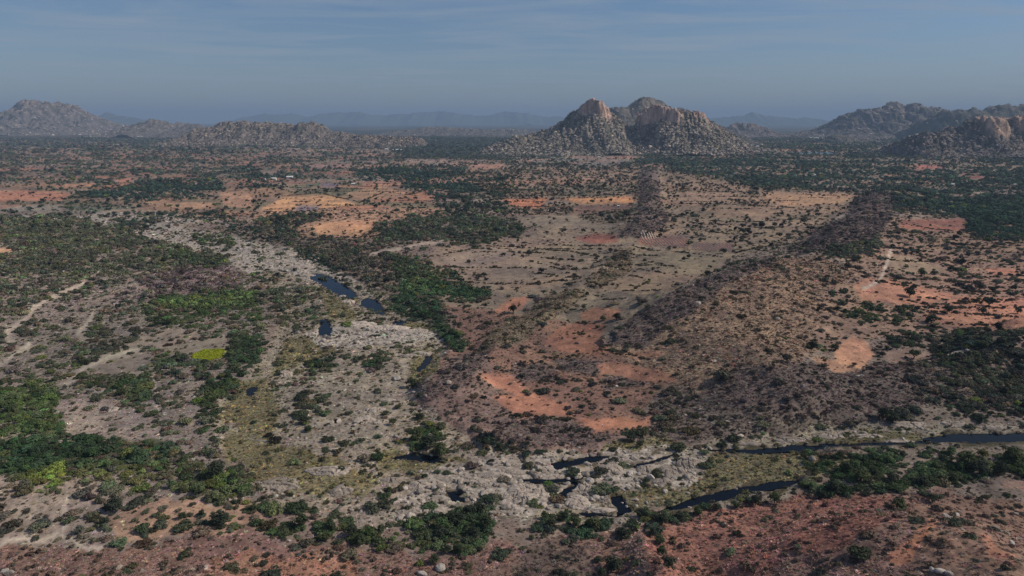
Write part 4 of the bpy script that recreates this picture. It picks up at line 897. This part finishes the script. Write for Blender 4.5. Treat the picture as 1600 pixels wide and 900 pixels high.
f_tr = put_plants(tr_i, 'tree', 'tree', TRC, TK, 'trees standing along the river and plots', 'crown', 'trunk', 'tree', 'trees', .72)
# shapes that only the scatter uses sit in plants of their own, far out on the plain
def source(mesh, name, cat, label, px, py, r, c):
    gx, gy, gz = ground_at(px, py)
    o = bpy.data.objects.new(name, mesh); COL.objects.link(o); o.location = (gx, gy, gz); o.scale = (r, r, r); o['tint'] = tuple(alb(c)); o['category'] = cat; o['label'] = label; return o
S_SHL = [source(SHL[i], 'shrub', 'shrub', l, p[0], p[1], 2.0, (56, 60, 44)) for i, (l, p) in enumerate((('low olive shrub left of the striped orange field', (990, 384)), ('low olive shrub right of the striped orange field', (1160, 392)), ('low olive shrub above the square orange field by the river', (520, 341)), ('low olive shrub under the tan field left of the low ridge', (850, 456))))]
S_TRL = [source(TRL[i], 'tree', 'tree', l, p[0], p[1], 2.2, (46, 52, 40)) for i, (l, p) in enumerate((('small dark tree left end of the bright orange strip field', (860, 314)), ('small dark tree above the lilac grey plot', (478, 318)), ('small dark tree at the far end of the central dark dyke', (1036, 275)), ('small dark tree at the right end of the pale farmland strip', (1340, 315))))]
S_TW = [source(TWB[i] if i < 0 else TW[i], 'dry_bush', 'bush', l, p[0], p[1], .9, (80, 66, 56)) for i, (l, p) in enumerate((('leafless grey brown bush on the red slope bottom right', (1130, 860)), ('leafless grey brown bush on the orange slope bottom left', (400, 885)), ('leafless grey brown bush on top of the tan ridge', (1150, 470))))]
def split(a, k): return [a[i::k] for i in range(k)]
d_sh = np.hypot(sh_r[:, 1], sh_r[:, 0]); near = d_sh < 480
srcs = list(f_sh.values())
for i, part in enumerate(split(sh_r[near], len(srcs))): stuff('scrubland', part, srcs[i], 'low green and brown scrub covering the near plain', 'scrub', .85)
for i, part in enumerate(split(sh_r[~near], 4)): stuff('scrubland', part, S_SHL[i], 'distant scrub dotted over the plain', 'scrub', 1.1)
d_tr = np.hypot(tr_r[:, 1], tr_r[:, 0]); near = d_tr < 480
srcs = list(f_tr.values())
for i, part in enumerate(split(tr_r[near], len(srcs))): stuff('woodland', part, srcs[i], 'leafy trees massed along the river', 'woodland', .75)
for i, part in enumerate(split(tr_r[~near], 4)): stuff('woodland', part, S_TRL[i], 'distant trees and groves on the plain', 'woodland', .75)
for i, part in enumerate(split(smalls, 4)): stuff('scrubland', part, S_SHL[i], 'small grey brown bushes sprinkled over the dry ground', 'scrub', 1.2)
for i, part in enumerate(split(tufts, 3)): stuff('dry_scrub', part, S_TW[i], 'dry leafless scrub and grass covering the ridges and slopes', 'dry scrub', .5, .3)

# ------------------------------------------------------------------ rocks
# boulders picked out in the photograph: x, y, width
BOLD = [(689, 889, 19), (659, 897, 17), (1567, 842, 12), (1589, 846, 13), (1580, 852, 10), (1470, 894, 14), (1458, 893, 10), (1482, 898, 10), (932, 739, 10), (951, 746, 9), (922, 752, 13), (972, 789, 9), (980, 793, 8), (1010, 786, 7), (994, 791, 7), (1075, 771, 6), (1039, 769, 9), (678, 763, 11), (441, 763, 8), (905, 700, 5), (900, 746, 8), (1067, 711, 7), (888, 752, 8), (6, 893, 10), (15, 897, 12), (985, 740, 12), (998, 742, 8), (900, 778, 10), (1012, 792, 5), (940, 778, 8), (926, 782, 9), (620, 592, 14), (492, 549, 6), (1340, 588, 6), (1347, 587, 5), (1437, 612, 4), (734, 861, 6), (1395, 800, 5), (1500, 800, 5), (1487, 812, 9), (1478, 806, 9), (1495, 806, 8), (850, 742, 8), (870, 738, 7), (835, 740, 9), (1110, 702, 8), (1096, 710, 7), (592, 713, 5), (657, 737, 8), (1380, 692, 5), (1410, 690, 7), (1290, 672, 8), (1440, 670, 6), (42, 791, 4), (1350, 678, 8), (1335, 676, 7), (1315, 668, 6)]
bl = []
for bx, by, w in BOLD:
    gx, gy, gz = ground_at(bx, by); r = w / FPX * math.hypot(math.hypot(gx, gy), CAM_H) / 2
    bl.append([gx, gy, gz - .15 * r, r, *alb(np.array([150, 142, 134]) * (.9 + .2 * random.random())), bx, by, 0, random.random()])
bl = np.array(bl); k = top(stones, 180, 10)
items = []; f_bl = {}
for row in np.concatenate([bl, stones[k]]):
    x_, y_, z_, r, cr, cg, cb, px, py, _, h = row
    kk = int(h * 997) % 6; o = bpy.data.objects.new('boulder', BL[kk]); COL.objects.link(o); o.location = (x_, y_, z_); o.rotation_euler = (0, 0, h * 6.283); o.scale = (r, r * (.75 + .4 * (h * 31 % 1)), r * (.65 + .4 * (h * 57 % 1))); o['tint'] = (cr, cg, cb)
    o['category'] = 'boulder'; o['group'] = 'boulders in the river bed and on the slopes'; f_bl.setdefault(kk, o)
    v = (cr + cg + cb) / 3; items.append((o, px, py, r * 2 * FPX / math.hypot(math.hypot(x_, y_), CAM_H) * 3, 'pale' if v > .32 else ('light grey' if v > .27 else 'grey')))
label_all(items, 'boulder', 'boulders')
S_BS = [source(BS[i], 'boulder', 'boulder', l, p[0], p[1], 1.6, (140, 128, 118)) for i, (l, p) in enumerate((('lone grey boulder on the dark ridge beside the river bend', (700, 600)), ('lone grey boulder on the stony upper river bed', (440, 402)), ('lone grey boulder on the tan ridge top', (1215, 500)), ('lone grey boulder on the far bank of the upper pool', (590, 452))))]
srcs = list(f_bl.values())
rest = stones[~k]; nearst = rest[:, 1] < 300
for i, part in enumerate(split(rest[nearst], len(srcs))): stuff('river_stones', part, srcs[i], 'loose pale stones strewn over the river bed', 'stones', .7, .5)
for i, part in enumerate(split(rest[~nearst], 4)): stuff('river_stones', part, S_BS[i], 'loose pale stones strewn over the far river bed', 'stones', .7, .5)
n = len(hb); tint = alb(np.clip(np.array([[132, 121, 111]]) * (1 + .22 * rng.normal(size=(n, 1))) * (1 + .02 * rng.normal(size=(n, 3))), 30, 215)); hbr = np.concatenate([hb, tint, np.zeros((n, 3)), rng.random((n, 1))], 1); hbr[:, 2] -= hbr[:, 3] * .3
for i, part in enumerate(split(hbr, 4)): stuff('hillside_boulders', part, S_BS[i], 'countless granite boulders covering the rocky hills', 'boulders', .8, .8)
n = len(hs); tint = alb(np.clip(vary(np.array([[54, 60, 50]]), .15, n), 20, 215)); hsr = np.concatenate([hs, tint, np.zeros((n, 3)), rng.random((n, 1))], 1)
for i, part in enumerate(split(hsr, 4)): stuff('hillside_scrub', part, S_SHL[i], 'dark scrub between the boulders of the hills', 'scrub', .9)

# flat bedrock slabs: x, y, width, height in the photograph, turn, tone
SLABS = [(435, 758, 80, 30, -.1, 128), (516, 735, 78, 20, .1, 150), (533, 767, 44, 22, .2, 132), (672, 799, 105, 24, .12, 148), (820, 776, 100, 42, .25, 152), (900, 785, 50, 26, -.2, 160), (940, 797, 46, 10, .1, 158), (930, 770, 40, 14, 0, 156), (915, 762, 22, 20, .3, 150), (955, 733, 42, 20, .2, 142), (1010, 735, 44, 22, -.3, 134), (1050, 738, 50, 26, .5, 130), (1075, 724, 44, 20, .5, 132), (1035, 752, 40, 14, -.4, 126), (655, 757, 34, 18, .1, 140), (700, 748, 40, 10, 0, 150), (740, 752, 50, 14, .1, 150), (775, 742, 44, 12, -.1, 148), (978, 816, 50, 18, 0, 132), (585, 640, 42, 9, .1, 150), (570, 657, 42, 15, .2, 148), (445, 584, 28, 10, .3, 150), (175, 640, 22, 9, .6, 150), (562, 507, 76, 9, .05, 172), (605, 513, 90, 10, .05, 174), (648, 518, 76, 8, .1, 168), (545, 516, 40, 6, 0, 150), (545, 472, 26, 7, .1, 160), (535, 465, 18, 4, .1, 160), (660, 552, 40, 6, .1, 150), (640, 556, 50, 5, 0, 146), (620, 540, 50, 5, .1, 140), (452, 398, 40, 6, .1, 150), (430, 408, 50, 6, .05, 146), (470, 418, 60, 6, .1, 150), (440, 390, 40, 5, 0, 144), (480, 430, 24, 4, .2, 150), (605, 625, 30, 6, .1, 140), (610, 618, 36, 5, 0, 138), (1360, 682, 60, 7, .05, 150), (1300, 682, 60, 9, .1, 140), (1240, 688, 60, 8, -.1, 136), (1410, 692, 50, 4, 0, 156), (1560, 668, 70, 8, 0, 140), (1490, 664, 60, 9, .1, 140), (1420, 664, 60, 9, 0, 144), (1170, 694, 50, 6, 0, 130), (1497, 552, 40, 10, .1, 150), (100, 690, 28, 5, .3, 160), (860, 745, 60, 12, 0, 146), (810, 738, 50, 10, .1, 140), (610, 750, 40, 12, .1, 128), (590, 800, 50, 14, .1, 130), (750, 790, 40, 12, .2, 140), (1440, 725, 50, 8, .2, 130), (1470, 716, 44, 5, 0, 136)]
items = []
for i, (sx, sy, w, h, rot, tone) in enumerate(SLABS):
    gx, gy, gz = ground_at(sx, sy); x0, _ = unproject(sx - w / 2, sy, gz); x1, _ = unproject(sx + w / 2, sy, gz); _, ya = unproject(sx, sy + h / 2, gz); _, yb = unproject(sx, sy - h / 2, gz)
    a_, b_ = float(x1 - x0) / 2, float(yb - ya) / 2 * .9
    nr, na = 20, 60; rs = random.Random(900 + i)
    rr = np.linspace(0, 1, nr + 1)[1:]; th = np.linspace(0, 6.283185, na, endpoint=False)
    RR, TH = np.meshgrid(rr, th, indexing='ij')
    out = np.full(TH.shape, 1.25)
    for kk in range(7):                                     # broken, angular outline
        an = 6.283 * (kk + rs.uniform(-.35, .35)) / 7; out = np.minimum(out, rs.uniform(.72, 1.05) / np.maximum(np.cos(TH - an), .2))
    out = out * (1 + .10 * fbm(np.cos(TH) * 2.5 + i * 7, np.sin(TH) * 2.5, 301, 3))
    ux, uy = RR * np.cos(TH) * out, RR * np.sin(TH) * out
    lx, ly = ux * a_, uy * b_
    hz = min(a_, b_) * .16 + .45
    zz_ = hz * (1 - RR ** 3) + .18 * hz * fbm(lx / 3 + i, ly / 1.2, 303, 3) * (1 - RR ** 4)
    q = np.floor((ly * math.cos(rot) - lx * math.sin(rot)) / 1.5 + .6 * noise(lx / 5 + i, ly / 5, 305)); zz_ += (hash01(q, q * 0 + i, 7) - .5) * .45 * hz * (1 - RR ** 5)     # ledges
    ca_, sa_ = math.cos(rot + .9), math.sin(rot + .9); u1 = (lx * ca_ + ly * sa_) / 3.4 + .5 * noise(lx / 4, ly / 4 + i, 306); u2 = (ly * ca_ - lx * sa_) / 2.2 + .5 * noise(lx / 4 + 9, ly / 4 + i, 307)
    zz_ += (hash01(np.floor(u1), np.floor(u2), i) - .5) * .35 * hz * (1 - RR ** 6)
    crk = np.minimum(np.abs(u1 - np.round(u1)) * 3.4, np.abs(u2 - np.round(u2)) * 2.2); zz_ -= .45 * sstep(.35, .05, crk) * (hash01(np.floor(u1 + .5), np.floor(u2 + .5), i + 50) > .45)     # open joints
    zz_ = np.where(RR > .99, -.8, zz_)
    gz_ = tz((gx + lx).ravel(), (gy + ly).ravel()).reshape(lx.shape)
    gz_ = np.clip(gz_, max(-1.9, gz - 1.2), gz + 1.2)
    zz_ = zz_ + gz_ * .6 + gz * .4 - gz
    vv = np.concatenate([[[0, 0, float(zz_[0].mean())]], np.stack([lx, ly, zz_], -1).reshape(-1, 3)])
    ff = [[0, 1 + j, 1 + (j + 1) % na] for j in range(na)]
    for ri in range(nr - 1):
        for j in range(na):
            p0 = 1 + ri * na; ff.append([p0 + j, p0 + na + j, p0 + na + (j + 1) % na, p0 + (j + 1) % na])
    o = mesh_obj('rock_slab', vv, ff, M['rock']); o.location = (gx, gy, gz); o['tint'] = tuple(alb((tone * 1.02, tone * .94, tone * .86))); o['category'] = 'rock'; o['group'] = 'bedrock slabs in the river bed'
    items.append((o, sx, sy, w * .6, 'pale' if tone > 148 else ('light grey' if tone > 136 else 'brownish grey')))
label_all(items, 'rock slab', 'rock slabs')

# ------------------------------------------------------------------ crops
# straw rows on the two striped plots
def rows(pts, step, name, label):
    P = np.array(pts, float); gx, gy = unproject(P[:, 0], P[:, 1], 0); V_, F_ = [], []
    x0, x1 = gx.min(), gx.max(); n = int((x1 - x0) / step)
    for i in range(n):
        xa = x0 + (i + .5) * step; ys_ = []
        for j in range(len(gx)):
            ax, ay, bx, by = gx[j], gy[j], gx[(j + 1) % len(gx)], gy[(j + 1) % len(gx)]
            if (ax > xa) != (bx > xa): ys_.append(ay + (by - ay) * (xa - ax) / (bx - ax))
        if len(ys_) < 2: continue
        ya, yb = min(ys_) + 1, max(ys_) - 1; m = 14; yv = np.linspace(ya, yb, m); xv = xa - (yv - ya) * .02 + .25 * noise(yv / 4, yv * 0 + i, 9); zv = height(xv, yv); k0 = len(V_); hh = .45 + .15 * noise(yv / 3, yv * 0 + i * 3, 4)
        for j in range(m): V_ += [(xv[j] - .75, yv[j], zv[j] + .1), (xv[j], yv[j], zv[j] + .25 + hh[j]), (xv[j] + .75, yv[j], zv[j] + .1)]
        for j in range(m - 1):
            a = k0 + 3 * j; F_ += [[a, a + 1, a + 4, a + 3], [a + 1, a + 2, a + 5, a + 4]]
    o = mesh_obj(name, V_, F_, M['straw']); o['kind'] = 'stuff'; o['label'] = label; o['category'] = 'crop'
rows([(1001, 371), (1072, 370), (1076, 388), (1003, 381)], 3.2, 'crop_rows', 'straw coloured crop rows on the larger striped field')
rows([(1086, 378), (1147, 381), (1146, 393), (1080, 389)], 3.2, 'crop_rows', 'straw coloured crop rows on the smaller striped field')
# yellow green crop on its plot by the dark grove
s_, m_ = poly_mask([(299, 556), (318, 547), (348, 546), (351, 557), (338, 561), (318, 564), (303, 562)])
gx, gy = unproject(np.array([295, 355]), np.array([566, 545]), 0); n = 12000
xx = rng.uniform(gx[0] - 6, gx[1] + 8, n); yy = rng.uniform(gy[0], gy[1], n); px, py = project(xx, yy, height(xx, yy))
cm = np.zeros((RH, RW)); cm[s_][m_] = 1; ok = look(cm, px, py) > .5
xx = xx[ok]; yy = yy[ok]; n = len(xx)
stuff('yellow_crop', np.concatenate([np.stack([xx, yy, height(xx, yy), .6 * np.exp(rng.normal(size=n) * .2)], 1), 1.2 * alb(vary(np.array([[132, 138, 40]]), .1, n)), np.zeros((n, 3)), rng.random((n, 1))], 1), S_SHL[0], 'bright yellow green crop on a small plot by the dark grove', 'crop', 1.0)

# ------------------------------------------------------------------ houses on the plain
HOUSES = [(1488, 290, 5.0, 'tin', 'bright tin roofed house in the dark grove at far right'), (1504, 287, 3.5, 'tin', 'small white house right of the bright tin roofed one'), (1274, 275, 4, 'white', 'white house alone in the grove beyond the long ridge'), (1359, 278, 3, 'white', 'tiny white house in the grove above the ridge end'), (1585, 290, 3, 'white', 'white house at the right edge in the grove'),
          (453, 279, 9, 'white', 'largest white house among trees left of the central grove'), (428, 281, 7, 'white', 'low white house left of the largest one'), (413, 281, 4, 'tin', 'small grey house at the left end of the hamlet'), (552, 289, 5, 'white', 'white farmhouse at the lower edge of the central grove'), (604, 235, 5, 'white', 'leftmost of the white buildings in a row on the plain'), (615, 235.5, 4, 'white', 'second of the white buildings in a row on the plain'), (621, 235.5, 5, 'white', 'third of the white buildings in a row on the plain'), (628, 235.5, 4, 'white', 'rightmost of the white buildings in a row on the plain'),
          (1138, 264, 3, 'white', 'white house right of the central dark dyke'), (966, 324.5, 3, 'white', 'small white field hut below the bright orange strip'), (1272, 217, 14, 'white', 'long white building below the far right hills'), (1183, 232, 5, 'white', 'white house at the right foot of the central mountain'), (1290, 233, 4, 'white', 'white house beyond the far lake'), (620, 195, 5, 'tin', 'pale building on the hazy plain left'), (670, 195.5, 4, 'tin', 'pale building on the hazy plain right'), (218, 214.5, 12, 'white', 'long pale shed under the low hill at left'), (1204, 232, 3, 'white', 'small white house between mountain and lake'), (620, 262, 3, 'white', 'tiny white house above the central grove'), (1462, 312, 5, 'tile', 'brown roofed house at the grove edge'), (936, 246, 3, 'white', 'tiny pump house on the pale bund')]
def box(x0, x1, y0, y1, z0, z1):
    return [(x0, y0, z0), (x1, y0, z0), (x1, y1, z0), (x0, y1, z0), (x0, y0, z1), (x1, y0, z1), (x1, y1, z1), (x0, y1, z1)], [[0, 3, 2, 1], [4, 5, 6, 7], [0, 1, 5, 4], [1, 2, 6, 5], [2, 3, 7, 6], [3, 0, 4, 7]]
for hx, hy, w, rf, lab in HOUSES:
    gx, gy = unproject(hx, hy, 0); gx, gy = float(gx), float(gy); gz = float(tz(gx, gy)[0]); W = w / FPX * gy; D = min(W, 9 + gy * .001) * .7; Hh = min(max(W * .4, 3.2), 7)
    root = empty('house', (gx, gy, gz - .3), .1); root['category'] = 'house'; root['label'] = lab; root['group'] = 'houses scattered over the plain'
    v, f = box(-W / 2, W / 2, -D / 2, D / 2, 0, Hh); mesh_obj('wall', v, f, M['white'], root)
    e = .5; v = [(-W / 2 - e, -D / 2 - e, Hh), (W / 2 + e, -D / 2 - e, Hh), (W / 2 + e, D / 2 + e, Hh), (-W / 2 - e, D / 2 + e, Hh), (-W / 2 - e, 0, Hh + D * .22), (W / 2 + e, 0, Hh + D * .22)]
    v = [(a, b_, c + .02) for a, b_, c in v]
    mesh_obj('roof', v, [[0, 1, 5, 4], [2, 3, 4, 5], [0, 4, 3], [1, 2, 5], [0, 3, 2, 1]], M[{'white': 'white', 'tin': 'tin', 'tile': 'tile'}[rf]], root)
    v, f = box(-.5, .5, -D / 2 - .06, -D / 2 - .003, 0.3, 2.3); mesh_obj('door', v, f, M['dark'], root)
    for s in (-1, 1):
        v, f = box(s * W * .3 - .5, s * W * .3 + .5, -D / 2 - .05, -D / 2 - .003, 1.3, 2.3); mesh_obj('window', v, f, M['dark'], root)

# ------------------------------------------------------------------ air
v, f = box(-48500, 48500, 20, 47500, -40, 780)
v, f = box(-48500, 48500, -200, 47500, -40, 780)
hz_m = bpy.data.materials.new('haze'); hz_m.use_nodes = True; t = hz_m.node_tree; t.nodes.clear()
out = nd(t, 'ShaderNodeOutputMaterial'); pv = nd(t, 'ShaderNodeVolumePrincipled'); pv.inputs['Density'].default_value = 6.4e-5; pv.inputs['Color'].default_value = (.37, .52, .73, 1); pv.inputs['Anisotropy'].default_value = 0.0
t.links.new(pv.outputs[0], out.inputs['Volume'])
o = mesh_obj('haze', v, f, hz_m); o['kind'] = 'stuff'; o['label'] = 'thin blue haze lying over the whole plain'; o['category'] = 'haze'
